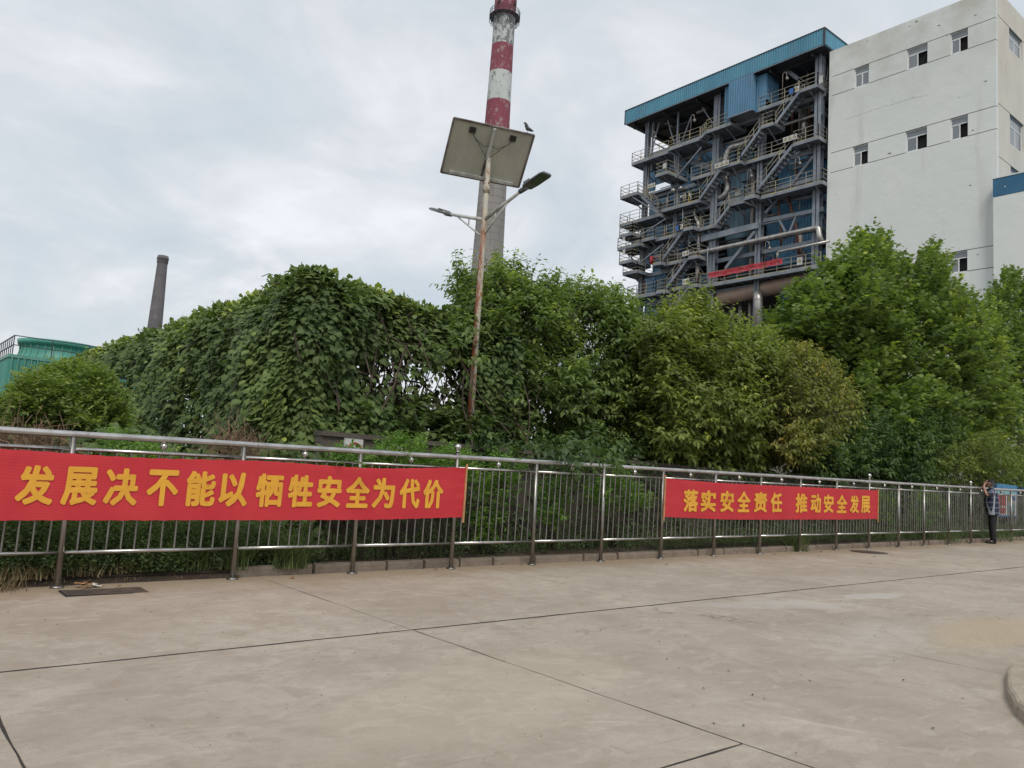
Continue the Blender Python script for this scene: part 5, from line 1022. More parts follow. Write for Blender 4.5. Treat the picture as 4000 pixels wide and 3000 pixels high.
# light green climbing shrubs close behind the bars
NAN = [([(1270,1800),(1330,1740),(1430,1780),(1480,1830),(1300,1840)], 'light green shrub just under the round red and white wall sign'),
 ([(1470,1750),(1540,1700),(1650,1720),(1640,1800),(1560,1840),(1470,1830)], 'light green shrub in front of the half hidden wall sign'),
 ([(1640,1800),(1740,1740),(1830,1780),(1850,1880),(1760,1850),(1640,1850)], 'light green shrub left of the lamp pole foot'),
 ([(1840,1800),(1930,1770),(2030,1790),(2060,1840),(2030,1900),(1960,1990),(1930,2100),(1850,2110),(1840,1960),(1880,1850)], 'light green climbing shrub just right of the long banner end'),
 ([(2095,1900),(2130,1870),(2200,1850),(2215,1920),(2210,2000),(2150,2060),(2100,2010)], 'light green shrub behind the first full bay without a banner'),
 ([(2270,1900),(2330,1870),(2400,1850),(2470,1880),(2540,1960),(2500,1985),(2400,1990),(2300,1960)], 'light green shrub behind the bay left of the short banner'),
 ([(3420,1940),(3460,1920),(3495,1950),(3480,2040),(3430,2020)], 'bright green sprig at the right end of the short banner'),
 ([(3560,1930),(3610,1910),(3680,1940),(3700,2010),(3640,2040),(3590,2060),(3560,2000)], 'green shrub behind the far railing, left of the man')]
for po, lab in NAN: 
    w = max(p[0] for p in po)-min(p[0] for p in po); shrub(po, int(70+w*1.1), 9.35, .18, M['leaf_nandina'], .075, T_SM, .20, 8, lab, name='climbing_shrub', tint0=.48, stems=4, droop=.1)
# dull foliage clothing the wall
wv_ = thing('wall_creeper', (8, YW-.1, .5), 'dull green creeper and stems clothing the low wall behind the bars', 'creeper')
n = 15000; x = rng.uniform(5, 36, n); z = rng.uniform(0, 1.75, n)+S*x*.4; k = rng.random(n) < .55+.35*np.sin(x*1.7+z)+(x > 14)*.3+(x < 3)*.3
x, z = x[k], z[k]; n = len(x); P = np.stack([x, YW-.08+rng.normal(0, .05, n), z], 1); D = rnd(n, .5)+np.array([0, -.5, -.7]); NN = np.array([0, -1., .5])+rnd(n, .4)
obj_from_mesh('leaves', leaf_mesh('leaves', T_IVY, P, D, NN, rng.uniform(.04, .10, n), rng.normal(.30, .16, n), M['leaf_dark']), wv_)
mb = MB()
for k in range(160):
    x = random.uniform(2, 30); p = np.array([x, YW-.1-random.uniform(0, .5), gz(x)+random.uniform(0, .4)]); q_ = p+np.array([random.uniform(-.4, .4), random.uniform(-.2, .2), random.uniform(.4, 1.3)]); mb.tube([p, (p+q_)/2+rng.normal(0, .06, 3), q_], [.008, .006, .003], 4, False)
mb.obj('bare_stems', M['vine'], wv_, kind='stuff')

# ------------------------------------------------------------------ weeds, grass
def weeds(n, x0, x1, y0, y1, hf, name, tint0=.38, sz=.055):
    x = rng.uniform(x0, x1, n); y = rng.uniform(y0, y1, n); h = hf(x, y)*rng.uniform(.5, 1.1, n); k = h > .05; x, y, h = x[k], y[k], h[k]
    P = np.stack([x, y, S*x+.08], 1); D = np.stack([rng.normal(0, .25, len(x)), rng.normal(.05, .2, len(x)), np.ones(len(x))], 1); D *= 1
    out = []
    for lo in (0, 1, 2):
        m_ = (h > .22*lo); Pp = P[m_]+D[m_]*(h[m_]*lo/3)[:, None]; out.append(shoots(Pp, D[m_], 7, .26, sz, np.full(m_.sum(), tint0)+.08*np.sin(x[m_]*3)+.05*lo, droop=.15, spread=1.0))
    r = [np.concatenate([o[i] for o in out]) for i in range(5)]
    o = obj_from_mesh(name, leaf_mesh(name, T_SM, *r, M['leaf_weed'])); return tag(o, kind='stuff')
hl = lambda x, y: np.where(x < 4.2, .85-.08*np.clip(x-2.5, 0, 2), .34+.12*np.sin(x*2.1))*(.55+.45*np.clip((y-8.75)/.6, 0, 1))+.12*np.sin(x*4+y*5)
weeds(3800, -1.5, 4.6, 8.92, 10.05, hl, 'weeds'); weeds(2400, 4.6, 32, 9.0, 10.15, hl, 'weeds', .30)
weeds(520, -1, 3.3, 8.84, 9.02, lambda x, y: .20+.15*np.sin(x*5), 'weeds', .42, .05)
weeds(34, 2.55, 2.95, 8.85, 9.0, lambda x, y: .32+0*x, 'weeds', .5, .06)
def grass_mesh(name, P, h, lean, wd_, tint, mat, seg=3):
    k = len(P); az = rng.uniform(0, 2*math.pi, k); d = np.stack([np.cos(az), np.sin(az), np.zeros(k)], 1); s_ = np.stack([-np.sin(az), np.cos(az), np.zeros(k)], 1); rows = []
    for j in range(seg+1):
        t_ = j/seg; c = P+d*(lean*t_**1.7)[:, None]; c = c.copy(); c[:, 2] += h*(t_-.35*(lean/np.maximum(h, .01))*t_**2.2); w_ = wd_*(1-t_*.92); rows += [c-s_*w_[:, None], c+s_*w_[:, None]]
    V = np.stack(rows, 1).reshape(-1, 3); nv = 2*(seg+1); T = []
    for j in range(seg): T += [(2*j, 2*j+1, 2*j+3), (2*j, 2*j+3, 2*j+2)]
    T = (np.array(T)[None]+np.arange(k)[:, None, None]*nv).reshape(-1, 3)
    me = bpy.data.meshes.new(name); me.vertices.add(len(V)); me.vertices.foreach_set('co', V.ravel().astype(np.float32)); me.loops.add(T.size); me.loops.foreach_set('vertex_index', T.ravel().astype(np.int32))
    me.polygons.add(len(T)); me.polygons.foreach_set('loop_start', np.arange(0, T.size, 3, dtype=np.int32)); me.update(calc_edges=True)
    a = me.attributes.new('tint', 'FLOAT', 'POINT'); a.data.foreach_set('value', np.repeat(np.clip(tint, 0, 1), nv).astype(np.float32)); me.materials.append(mat); return me
def tuft(x, y, n, h, r, label, mat='grass', dry=0):
    P = np.stack([x+rng.normal(0, r, n), y+rng.normal(0, r*.6, n), np.full(n, gz(x)+(.07 if y > 8.84 else .0))], 1); hh = h*rng.uniform(.5, 1.1, n)
    o = obj_from_mesh('grass_tuft', grass_mesh('grass_tuft', P-np.array([x, y, 0]), hh, hh*rng.uniform(.3, 1.1, n), np.full(n, .006)*rng.uniform(.6, 1.2, n), rng.normal(.4, .2, n)+dry*(rng.random(n) < .25), M[mat]), loc=(x, y, 0)); return tag(o, label, 'grass')
tuft(3.5, 8.92, 260, .42, .07, 'broad green grass tuft behind the kerb, left of the bigger one', dry=.3)
tuft(4.1, 8.86, 420, .46, .08, 'largest arching green grass tuft flopping over the kerb under the long banner', dry=.4)
tuft(14.75, 8.80, 300, .5, .10, 'straggly grass tuft leaning over the kerb below the short banner', dry=.5)
tuft(5.0, 9.2, 160, .4, .08, 'thin grass tuft behind the kerb right of the largest tuft'); tuft(3.05, 9.0, 240, .4, .10, 'green grass tuft beside the second railing post'); tuft(21.8, 8.9, 260, .35, .3, 'short green grass tuft behind the far kerb left of the man', dry=.2); tuft(25.2, 8.9, 300, .35, .4, 'short green grass tuft behind the man')
tuft(1.15, 8.68, 170, .17, .12, 'dry straw coloured grass clump at the far left edge', 'drygrass'); tuft(1.45, 8.85, 150, .2, .12, 'dry grass clump just left of the first railing post', 'drygrass'); tuft(2.0, 8.9, 70, .2, .08, 'dry grass clump right of the first railing post', 'drygrass'); tuft(2.38, 9.0, 160, .22, .08, 'dry grass clump behind the drain grate', 'drygrass')
P = np.stack([rng.uniform(-2, 34, 5200), rng.uniform(8.95, 10.1, 5200), np.zeros(5200)], 1); P[:, 2] = S*P[:, 0]+.08
o = obj_from_mesh('grass', grass_mesh('grass', P, rng.uniform(.08, .3, 5200), rng.uniform(.05, .2, 5200), np.full(5200, .004), rng.normal(.35, .25, 5200), M['grass'], 2)); tag(o, kind='stuff')
P = np.stack([rng.uniform(-2, 3.1, 900), rng.uniform(8.80, 9.0, 900), np.zeros(900)], 1); P[:, 2] = S*P[:, 0]+.02
o = obj_from_mesh('dead_grass', grass_mesh('dead_grass', P, rng.uniform(.02, .07, 900), rng.uniform(.03, .12, 900), np.full(900, .003), rng.normal(.35, .25, 900), M['drygrass'], 2)); tag(o, kind='stuff')

# ================================================================== solar street lamp
LX, LY = 8.10, 11.0
lp = thing('solar_street_lamp', (LX, LY, gz(LX)), 'rust streaked white lamp pole carrying a tilted solar panel and two lamp arms', 'street lamp')
mb = MB(); mb.tube([(LX, LY, gz(LX)-.1), (LX, LY, 5.6), (LX, LY, 6.95), (LX, LY, 7.02)], [.068, .05, .043, .03], 16); mb.tube([(LX, LY, 6.3), (LX, LY, 6.5)], .056, 16); mb.obj('pole', M['pole'], lp, True)
mb = MB()
for a in (0, 1.6, 3.1, 4.7):
    for z in (6.33, 6.47): mb.tube([(LX+.05*math.cos(a), LY+.05*math.sin(a), z), (LX+.085*math.cos(a), LY+.085*math.sin(a), z)], .01, 6)
mb.obj('bolt', M['rust'], lp)
def lamp(sg, joint, end, strut_t, strut_b, midf):
    P = lambda y, z: (LX, y, z)
    mb = MB(); mb.tube([P(LY+.04*sg, 5.83), P(*joint)], [.035, .028], 10); mb.obj('arm', M['white_arm'], lp, True)
    mb = MB(); mb.tube([P(*strut_t), P(*strut_b)], .016, 8); my = strut_b[0]+(strut_t[0]-strut_b[0])*.5; mz_ = strut_b[1]+(strut_t[1]-strut_b[1])*.5; mb.tube([P(my, mz_), P(my, 5.83+(joint[1]-5.83)*abs(my-LY)/abs(joint[0]-LY))], .012, 6); mb.obj('strut', M['white_arm'], lp, True)
    a = np.array(P(*joint)); b_ = np.array(P(*end)); d = (b_-a)/np.linalg.norm(b_-a); up = np.cross(np.array([1., 0, 0]), d); up = up if up[2] > 0 else -up; s_ = np.array([1., 0, 0])
    mb = MB(); mb.tube([a-d*.05, a+d*.14], [.042, .05], 10); hd_ = mb.obj('lamp_head', M['lamp_head'], lp, True)
    prof = [(.08, .04, .025), (.13, .10, .035), (.28, .115, .038), (.58, .115, .03), (.63, .095, .022)]; V = []; Fc = []
    for t_, w_, h_ in prof:
        for u_, v_ in ((-1, -.4), (1, -.4), (1, .3), (.7, 1), (-.7, 1), (-1, .3)): V.append(a+d*t_+s_*u_*w_+up*v_*h_)
    for i in range(len(prof)-1):
        for k in range(6): Fc.append((i*6+k, i*6+(k+1) % 6, (i+1)*6+(k+1) % 6, (i+1)*6+k))
    Fc += [tuple(range(5, -1, -1)), tuple(24+k for k in range(6))]; m_ = MB(); m_.add(V, Fc); m_.obj('housing', M['lamp_head'], hd_)
    m_ = MB(); q = [a+d*t_+s_*u_-up*.016 for t_, u_ in ((.30, -.095), (.30, .095), (.60, .095), (.60, -.095))]; m_.add(q+[p-up*.01 for p in q], [(0,1,2,3),(7,6,5,4),(0,4,5,1),(1,5,6,2),(2,6,7,3),(3,7,4,0)]); m_.obj('lens', M['lamp_lens'], hd_)
    m_ = MB()
    for k in range(5): m_.bar(a+d*(.16+k*.03)+s_*.1+up*.04, a+d*(.16+k*.03)-s_*.1+up*.04, .008, .03)
    m_.obj('cooling_fin', M['lamp_head'], hd_)
lamp(-1, (10.01, 6.11), (9.40, 6.24), (10.37, 5.98), (11.0, 5.52), .5)
lamp(1, (12.1, 6.16), (12.81, 6.43), (11.83, 6.05), (11.1, 5.56), .5)
TH, PH, PWd, PHt = -6.627, 2.301, 1.48, .997
pc_ = np.array([8.064, 11.0, 7.021]); e_ = np.array([math.cos(TH), math.sin(TH), 0]); n0 = np.array([-math.sin(TH), math.cos(TH), 0]); u_ = math.cos(PH)*n0+math.sin(PH)*ZU; nb = np.cross(e_, u_); nb = nb if nb@(CP-pc_) > 0 else -nb   # nb faces the road below
for sg in (-1, 1):
    c = pc_+e_*sg*PWd*.2505
    def slabp(w_, h_, d0, d1):
        V = [c+e_*a*w_/2+u_*b_*h_/2+nb*d for d in (d0, d1) for a, b_ in ((-1,-1),(1,-1),(1,1),(-1,1))]; return V, [(0,1,2,3),(7,6,5,4),(0,4,5,1),(1,5,6,2),(2,6,7,3),(3,7,4,0)]
    mb = MB(); mb.add(*slabp(PWd*.49, PHt*.98, -.006, .004)); o = mb.obj('solar_panel', M['panel_back'], lp)
    mb = MB(); mb.add(*slabp(PWd*.485, PHt*.975, -.012, -.007)); mb.obj('cells', M['panel_front'], o)
    mb = MB(); W2, H2 = PWd*.2475, PHt*.495
    for a, b_ in (((-1,-1),(1,-1)), ((1,-1),(1,1)), ((1,1),(-1,1)), ((-1,1),(-1,-1))): mb.bar(c+e_*a[0]*W2+u_*a[1]*H2+nb*.008, c+e_*b_[0]*W2+u_*b_[1]*H2+nb*.008, .03, .035, up=nb)
    mb.obj('frame', M['alu'], o)
    mb = MB()
    for k in range(1, 4): mb.bar(c+e_*(-1+k*.5)*W2-u_*H2*.95+nb*.0045, c+e_*(-1+k*.5)*W2+u_*H2*.95+nb*.0045, .006, .002, up=nb)
    mb.obj('ribbon_line', M['ribbon'], o)
    j = c+u_*PHt*.36-e_*sg*.0*PWd; mb = MB(); mb.add([j+e_*a*.055+u_*b_*.05+nb*d for d in (.005, .035) for a, b_ in ((-1,-1),(1,-1),(1,1),(-1,1))], [(0,1,2,3),(7,6,5,4),(0,4,5,1),(1,5,6,2),(2,6,7,3),(3,7,4,0)]); mb.obj('junction_box', M['phone'], o)
    mb = MB(); mb.tube([j+nb*.03-u_*.03, j+nb*.06-u_*.12-e_*sg*.07, pc_+u_*PHt*.13+e_*sg*.12+nb*.07, pc_+u_*PHt*.16+e_*sg*.03+nb*.06], .006, 5); mb.tube([j+nb*.04-u_*.04, pc_-u_*PHt*.08+nb*.08], .005, 5); mb.obj('cable', M['frame_dark'], o)
mb = MB(); mb.bar(pc_+u_*PHt*.47+nb*.05, pc_-u_*PHt*.1+nb*.05, .05, .05, up=nb); mb.bar(pc_-u_*PHt*.45-e_*.6+nb*.03, pc_-u_*PHt*.45+e_*.6+nb*.03, .05, .05, up=nb); mb.obj('mounting_bracket', M['white_arm'], lp)
# bird on the panel's upper edge
bp = pc_+u_*(PHt*.5+.012)+e_*PWd*.405; z = np.array([0, 0, 1.]); bd = -rh
mb = MB(); mb.tube([bp+z*.03-bd*.11, bp+z*.05-bd*.06, bp+z*.075, bp+z*.125+bd*.02, bp+z*.16+bd*.035, bp+z*.175+bd*.05, bp+z*.17+bd*.075], [.008, .026, .036, .032, .022, .020, .004], 10)
mb.tube([bp+z*.045-rh*0+FW*.012, bp-z*.01+FW*.012], .004, 5); mb.tube([bp+z*.045-FW*.012, bp-z*.01-FW*.012], .004, 5)
o = mb.obj('pigeon', M['bird'], None, True); tag(o, 'small dark bird perched on the top right corner of the solar panel', 'bird')
# second lamp arm at the right edge
q = PY(3858, 1560, 14.0); o2 = thing('street_lamp', (q[0], 14.0, gz(q[0])), 'slim white street lamp arm showing behind the plane tree at the right edge', 'street lamp')
a = PY(3893, 1458, 14.0); b_ = PY(4030, 1400, 14.0); mb = MB(); mb.tube([(q[0], 14, gz(q[0])), (q[0], 14, PY(3853, 1480, 14)[2])], [.1, .07], 12); mb.obj('pole', M['white_arm'], o2, True); mb = MB(); mb.tube([(q[0], 14, PY(3853, 1490, 14)[2]), a, b_], [.06, .05, .04], 8); mb.obj('arm', M['white_arm'], o2, True)

# ================================================================== stainless railing
YF_ = 8.68
rl = thing('railing', (0, YF_, 0), 'long stainless steel railing with balusters and ball ornaments along the road', 'railing')
PXs = [1.69, 3.37, 4.81, 6.25, 7.65, 9.04, 10.44, 11.86, 13.25, 14.62, 16.01, 17.40, 18.79, 20.10, 21.50, 22.84, 24.25, 25.65, 27.05, 28.45, 29.9, 31.3]
PXs = [-1.45, .07]+PXs; TIP = set([3, 11, 15, 19]); TILT = -.0145
def vert(x, z): return np.array([x+TILT*z, YF_, gz(x)+z])
mesh_post = None
for i, x in enumerate(PXs):
    tip = (i-2) in (3, 11, 15)
    m_ = MB(); m_.tube([vert(x, -.03), vert(x, 1.425 if not tip else 1.53)], .028, 14); o = m_.obj('post', M['steel_post'], rl, True)
    m_ = MB(); m_.tube([vert(x, -.004), vert(x, .012), vert(x, .022), vert(x, .03)], [.062, .062, .05, .03], 18); m_.obj('base_flange', M['steel_dull'], o, True)
    if tip: m_ = MB(); c = vert(x, 1.585); m_.ball(c, .048, 18, 12); m_.tube([vert(x, 1.52), vert(x, 1.545)], [.036, .02], 12); m_.obj('ball_finial', M['steel'], o, True)
mb = MB(); bar_me = None
for i in range(len(PXs)-1):
    x0, x1 = PXs[i], PXs[i+1]; g = .028
    m_ = MB(); m_.tube([vert(x0, 1.455), vert((x0+x1)/2, 1.455+rng.normal(0, .0015)), vert(x1, 1.455)], .033, 16, False); m_.obj('top_rail', M['steel'], rl, True)
    m_ = MB(); m_.tube([vert(x0+g, 1.312), vert(x1-g, 1.312)], .019, 12); m_.obj('middle_rail', M['steel'], rl, True)
    m_ = MB(); m_.tube([vert(x0+g, .33), vert(x1-g, .33)], .019, 12); m_.obj('bottom_rail', M['steel'], rl, True)
    nb_ = 12 if x0 < 3 else 11
    for k in range(nb_):
        x = x0+(x1-x0)*(k+1)/(nb_+1); m_ = MB()
        if bar_me is None:
            m_.tube([(TILT*.33, 0, .345), (TILT*1.3, 0, 1.298)], .0108, 8, False); bar_me = m_.mesh('baluster', M['steel_dull'], True)
        o = obj_from_mesh('baluster', bar_me, rl, (x+rng.normal(0, .0015), YF_+rng.normal(0, .001), gz(x))); o.rotation_euler = (rng.normal(0, .003), rng.normal(0, .0045), rng.uniform(0, 3))
    xm = (x0+x1)/2 if x0 < 3 else x0+(x1-x0)*6/12
    if x1 > .5:
        m_ = MB(); m_.ball(vert(xm, 1.384), .038, 16, 10); m_.tube([vert(xm, 1.328), vert(xm, 1.43)], .006, 6); m_.tube([vert(xm, 1.405), vert(xm, 1.425)], [.006, .018], 10); m_.obj('ball_ornament', M['steel'], rl, True)

# ================================================================== banners
def cloth(x, z, ph): return YF_-.060+.009*math.sin(x*4.3+ph+z*1.5)+.0016*math.sin(x*13+z*5)+.0012*math.sin(z*17+x*2)-.0012*math.cos(x*2*math.pi/.129)
_cache = {}
def glyph(chr_):
    if chr_ in _cache: return _cache[chr_]
    cu = bpy.data.curves.new('glyph', 'FONT'); cu.body = chr_; cu.resolution_u = 2
    to = bpy.data.objects.new('glyph', cu); COL.objects.link(to); bpy.context.view_layer.update(); dg = bpy.context.evaluated_depsgraph_get()
    me = bpy.data.meshes.new_from_object(to.evaluated_get(dg)); V = np.array([v.co[:2] for v in me.vertices]); Fc = [tuple(p.vertices) for p in me.polygons]
    bpy.data.objects.remove(to); bpy.data.meshes.remove(me); _cache[chr_] = (V, Fc); return V, Fc
def banner(x0, x1, zt, zb, chars, w, h, zc, label, ph):
    nx = int((x1-x0)/.04); nz = 14; V = []; 
    o = thing('banner', ((x0+x1)/2, YF_-.04, (gz(x0)+gz(x1))/2+1), label, 'banner')
    for i in range(nx+1):
        s_ = i/nx; x = x0+(x1-x0)*s_; a = zt(s_); b_ = zb(s_)
        for k in range(nz+1):
            z = b_+(a-b_)*k/nz; y = cloth(x, z, ph)+(.008*math.sin(k*2.1)*math.exp(-min(s_, 1-s_)*60))-(.006*math.exp(-((k-nz+1.3)/.9)**2)*(.5+.5*math.sin(x*1.7)))
            V.append((x, y, gz(x)+z+.0025*math.sin(x*31)*(k in (0, nz))))
    m_ = MB(); m_.add(V, [(i*(nz+1)+k, (i+1)*(nz+1)+k, (i+1)*(nz+1)+k+1, i*(nz+1)+k+1) for i in range(nx) for k in range(nz)]); m_.obj('cloth', M['banner'], o, True)
    for ch_, xc in chars:
        G, Fc = glyph(ch_); lo = G.min(0); hi = G.max(0); W_ = w*(hi[0]-lo[0])/.93 if ch_ in '以' else w; c_ = (lo+hi)/2; sc = np.array([w/(hi[0]-lo[0]), h/(hi[1]-lo[1])]); Q = (G-c_)*sc
        m_ = MB(); wk = .0135*w/.305
        for kk in range(13):
            an = kk*math.pi/6; da, db = (wk*math.cos(an), .0138*math.sin(an)) if kk < 12 else (0, 0); VV = []
            for a, b_ in Q:
                x = xc+a*.93+da; z = zc+b_*.94+db; VV.append((x, cloth(x, z, ph)-.0085-.00012*kk, gz(x)+z))
            m_.add(VV, Fc)
        m_.obj('character', M['print'], o, False)
    for xe in (x0, x1):
        s_ = 0 if xe == x0 else 1; m_ = MB(); m_.box((xe-.012, YF_-.082, gz(xe)+zb(s_)-.07), (xe+.012, YF_-.064, gz(xe)+zt(s_)+.05)); m_.obj('end_stick', M['wood'], o)
cx1 = [1.391, 1.767, 2.132, 2.525, 2.911, 3.259, 3.655, 4.028, 4.390, 4.758, 5.109, 5.488, 5.846]
banner(-2.2, 6.34, lambda s: 1.272+.04*max(0, (s-.85)/.15)**1.5+.012*math.sin(s*21), lambda s: .638+.035*max(0, (s-.8)/.2)**1.5, list(zip('发展决不能以牺牲安全为代价', cx1)), .305, .362, .965, 'long red banner with thirteen yellow characters, hung on the railing at left', 0)
cx2 = [11.095, 11.569, 12.1, 12.618, 13.136, 13.651, 14.536, 15.057, 15.569, 16.081, 16.603, 17.101]
banner(10.39, 17.65, lambda s: 1.272+.043*max(0, 1-s/.25)**1.5, lambda s: .635+.05*max(0, 1-s/.3)**1.5+.012*max(0, (s-.8)/.2), list(zip('落实安全责任推动安全发展', cx2)), .40, .37, .955, 'shorter red banner with twelve yellow characters in two groups, on the railing at right', 2)

# ================================================================== man on the phone
def skin_obj(name, V, E, R, mat, parent, sub=2, obj_origin=None):
    me = bpy.data.meshes.new(name); org = np.array(obj_origin if obj_origin is not None else (0, 0, 0)); me.from_pydata([tuple(np.array(v)-org) for v in V], E, []); me.update()
    o = bpy.data.objects.new(name, me); COL.objects.link(o); md = o.modifiers.new('s', 'SKIN'); md.use_smooth_shade = True
    for i, r in enumerate(R): d = me.skin_vertices[0].data[i]; d.radius = (r, r) if not hasattr(r, '__len__') else r
    me.skin_vertices[0].data[0].use_root = True
    sb = o.modifiers.new('u', 'SUBSURF'); sb.levels = sub; sb.render_levels = sub
    bpy.context.view_layer.update(); m2 = bpy.data.meshes.new_from_object(o.evaluated_get(bpy.context.evaluated_depsgraph_get())); m2.materials.clear(); m2.materials.append(mat); bpy.data.objects.remove(o)
    return obj_from_mesh(name, m2, parent, tuple(org))
PXm, PYm = 23.82, 8.49; G0 = gz(PXm); Fd = np.array([-.50, .866, 0]); Ld = np.array([-.866, -.50, 0])
def L3(l, f, z): return np.array([PXm, PYm, G0])+Ld*l+Fd*f+np.array([0, 0, z])
mn = thing('person', (PXm, PYm, G0), 'man in a navy plaid shirt and black trousers, phone to his ear, facing the railing', 'person')
V = []; E = []; R = []
def nd(p, r, par=None): V.append(L3(*p)); R.append(r); (E.append((par, len(V)-1)) if par is not None else None); return len(V)-1
pel = nd((0, .02, .93), .09); sp1 = nd((0, .03, 1.12), .095, pel); sp2 = nd((0, .03, 1.30), .09, sp1); nk0 = nd((0, .05, 1.435), .07, sp2); nk = nd((.01, .075, 1.50), .056, nk0); hd0 = nd((.015, .105, 1.56), .078, nk); hd1 = nd((.02, .11, 1.63), .088, hd0); nd((.02, .10, 1.675), .06, hd1)
jaw = nd((.03, .165, 1.555), .042, hd0); nd((.035, .215, 1.60), .018, hd1)
sh = nd((.17, .03, 1.38), .058, sp2); el = nd((.27, .20, 1.26), .043, sh); wr = nd((.17, .255, 1.49), .028, el); pm_ = nd((.145, .235, 1.545), .030, wr)
for k, (dl, df) in enumerate(((.0, .03), (.012, .012), (.014, -.006), (.008, -.022))): a = nd((.135+dl*.4, .215+df, 1.585), .011, pm_); b_ = nd((.125+dl, .20+df, 1.615-k*.004), .009, a); nd((.112+dl, .185+df, 1.63-k*.006), .007, b_)
a = nd((.125, .245, 1.555), .011, pm_); nd((.11, .235, 1.585), .009, a)
sh = nd((-.17, .03, 1.38), .058, sp2); el = nd((-.25, .02, 1.13), .043, sh); wr = nd((-.15, .20, 1.02), .028, el); pm_ = nd((-.11, .25, 1.01), .030, wr)
for k in range(4): a = nd((-.085, .28-.0, 1.03-k*.018), .010, pm_); nd((-.055, .29, 1.03-k*.018), .008, a)
a = nd((-.10, .26, 1.05), .010, pm_); nd((-.075, .275, 1.07), .008, a)
for s_ in (1, -1): h_ = nd((s_*.09, .02, .86), .085, pel); k_ = nd((s_*.10, .035, .48), .052, h_); a_ = nd((s_*.10, 0, .09), .036, k_); nd((s_*.11, .10, .04), .032, a_)
skin_obj('body', V, E, R, M['skin'], mn)
mb = MB(); rings = [(0, .015, .76, .210, .155), (0, .02, .90, .212, .165), (0, .035, 1.02, .215, .175), (0, .04, 1.15, .222, .175), (0, .035, 1.27, .225, .155), (0, .03, 1.36, .205, .125), (0, .03, 1.415, .150, .095), (0, .045, 1.455, .085, .075), (0, .05, 1.49, .070, .068)]; nn_ = 28; V = []
for l_, f_, z_, a_, b_ in rings:
    for k in range(nn_): t_ = 2*math.pi*k/nn_; rr = 1+.015*math.sin(5*t_+z_*20); V.append(L3(l_+a_*rr*math.cos(t_), f_+b_*rr*math.sin(t_), z_)-L3(0, 0, 0))
mb.add(V, [(i*nn_+k, i*nn_+(k+1) % nn_, (i+1)*nn_+(k+1) % nn_, (i+1)*nn_+k) for i in range(len(rings)-1) for k in range(nn_)])
for s_, e2 in ((1, (.255, .17, 1.275)), (-1, (-.245, .02, 1.16))):
    a_ = np.array((s_*.12, .03, 1.375)); b_ = np.array((s_*.175, .03, 1.365)); c_ = np.array(e2); mb.tube([L3(*p)-L3(0, 0, 0) for p in (a_, b_, b_*.5+c_*.5, c_)], [.085, .088, .078, .072], 18, False)
obj_from_mesh('plaid_shirt', mb.mesh('plaid_shirt', M['plaid'], True), mn, tuple(L3(0, 0, 0)))
V = []; E = []; R = []
a = nd((0, .01, .93), (.15, .115)); b_ = nd((0, .01, .84), (.155, .115), a)
for s_ in (1, -1): h_ = nd((s_*.085, .015, .72), .098, b_); k_ = nd((s_*.095, .035, .46), .075, h_); nd((s_*.10, .0, .03), .066, k_)
skin_obj('trousers', V, E, R, M['trousers'], mn)
for s_ in (1, -1):
    V = []; E = []; R = []; a = nd((s_*.10, -.05, .04), .042); b_ = nd((s_*.10, .05, .045), .045, a); c_ = nd((s_*.105, .15, .033), .036, b_); nd((s_*.105, .19, .03), .026, c_); skin_obj('shoe', V, E, R, M['shoe'], mn)
V = []; E = []; R = []; a = nd((.015, .06, 1.62), .082); b_ = nd((.02, .085, 1.665), .088, a); nd((.02, .12, 1.70), .055, b_); nd((.015, .035, 1.565), .05, a); skin_obj('hair', V, E, R, M['hair'], mn)
for s_ in (1, -1): mb = MB(); mb.ball(L3(.018+s_*.088, .095, 1.59), (.014, .018, .03), 8, 6); mb.obj('ear', M['skin'], mn, True)
for s_ in (1, -1): mb = MB(); mb.ball(L3(.022+s_*.032, .188, 1.612), .009, 8, 6); mb.obj('eye', M['hair'], mn, True)
mb = MB(); mb.bar(L3(.008, .196, 1.56), L3(.052, .196, 1.56), .006); mb.obj('mouth', M['rust'], mn)
mb = MB(); mb.bar(L3(.118, .19, 1.64), L3(.112, .225, 1.53), .012, .065, up=tuple(Ld)); o = mb.obj('mobile_phone', M['phone']); tag(o, "black mobile phone held to the man's left ear", 'phone')
mb = MB(); mb.bar(L3(-.09, .30, 1.04), L3(-.02, .32, .92), .05, .12); mb.bar(L3(-.03, .31, .96), L3(0, .30, 1.1), .012); o = mb.obj('hand_bag', M['phone']); tag(o, "small black pouch at the man's waist, held in his right hand", 'bag')

# ================================================================== ground details
# drain grate
gt = thing('drain_grate', (2.02, 8.30, gz(2)), 'rusty cast iron drain grate in three sections by the first railing post', 'drain grate')
for k in range(3):
    x0 = 1.68+k*.232; zz = gz(x0)+.012; m_ = MB(); m_.box((x0, 8.15, zz-.01), (x0+.226, 8.165, zz)); m_.box((x0, 8.435, zz-.01), (x0+.226, 8.45, zz)); m_.box((x0, 8.165, zz-.01), (x0+.014, 8.435, zz)); m_.box((x0+.212, 8.165, zz-.01), (x0+.226, 8.435, zz))
    for j in range(9): y = 8.175+j*.03; m_.box((x0+.014, y, zz-.010), (x0+.212, y+.013, zz-.001))
    m_.obj('grate_section', M['iron'], gt)
m_ = MB(); m_.box((1.66, 8.13, gz(2)+.002), (2.40, 8.47, gz(2)+.0045)); m_.obj('pit_shade_plate', M['black'], gt)  # thin black plate standing in for the shade below the grate
mh = thing('manhole_cover', (16.45, 8.2, gz(16.4)), 'dark iron manhole cover beside the kerb under the short banner end', 'manhole cover')
m_ = MB(); z = gz(16.45)+.004; m_.tube([(16.45, 8.2, z), (16.45, 8.2, z+.008)], .36, 28); m_.obj('lid', M['iron'], mh)
m_ = MB()
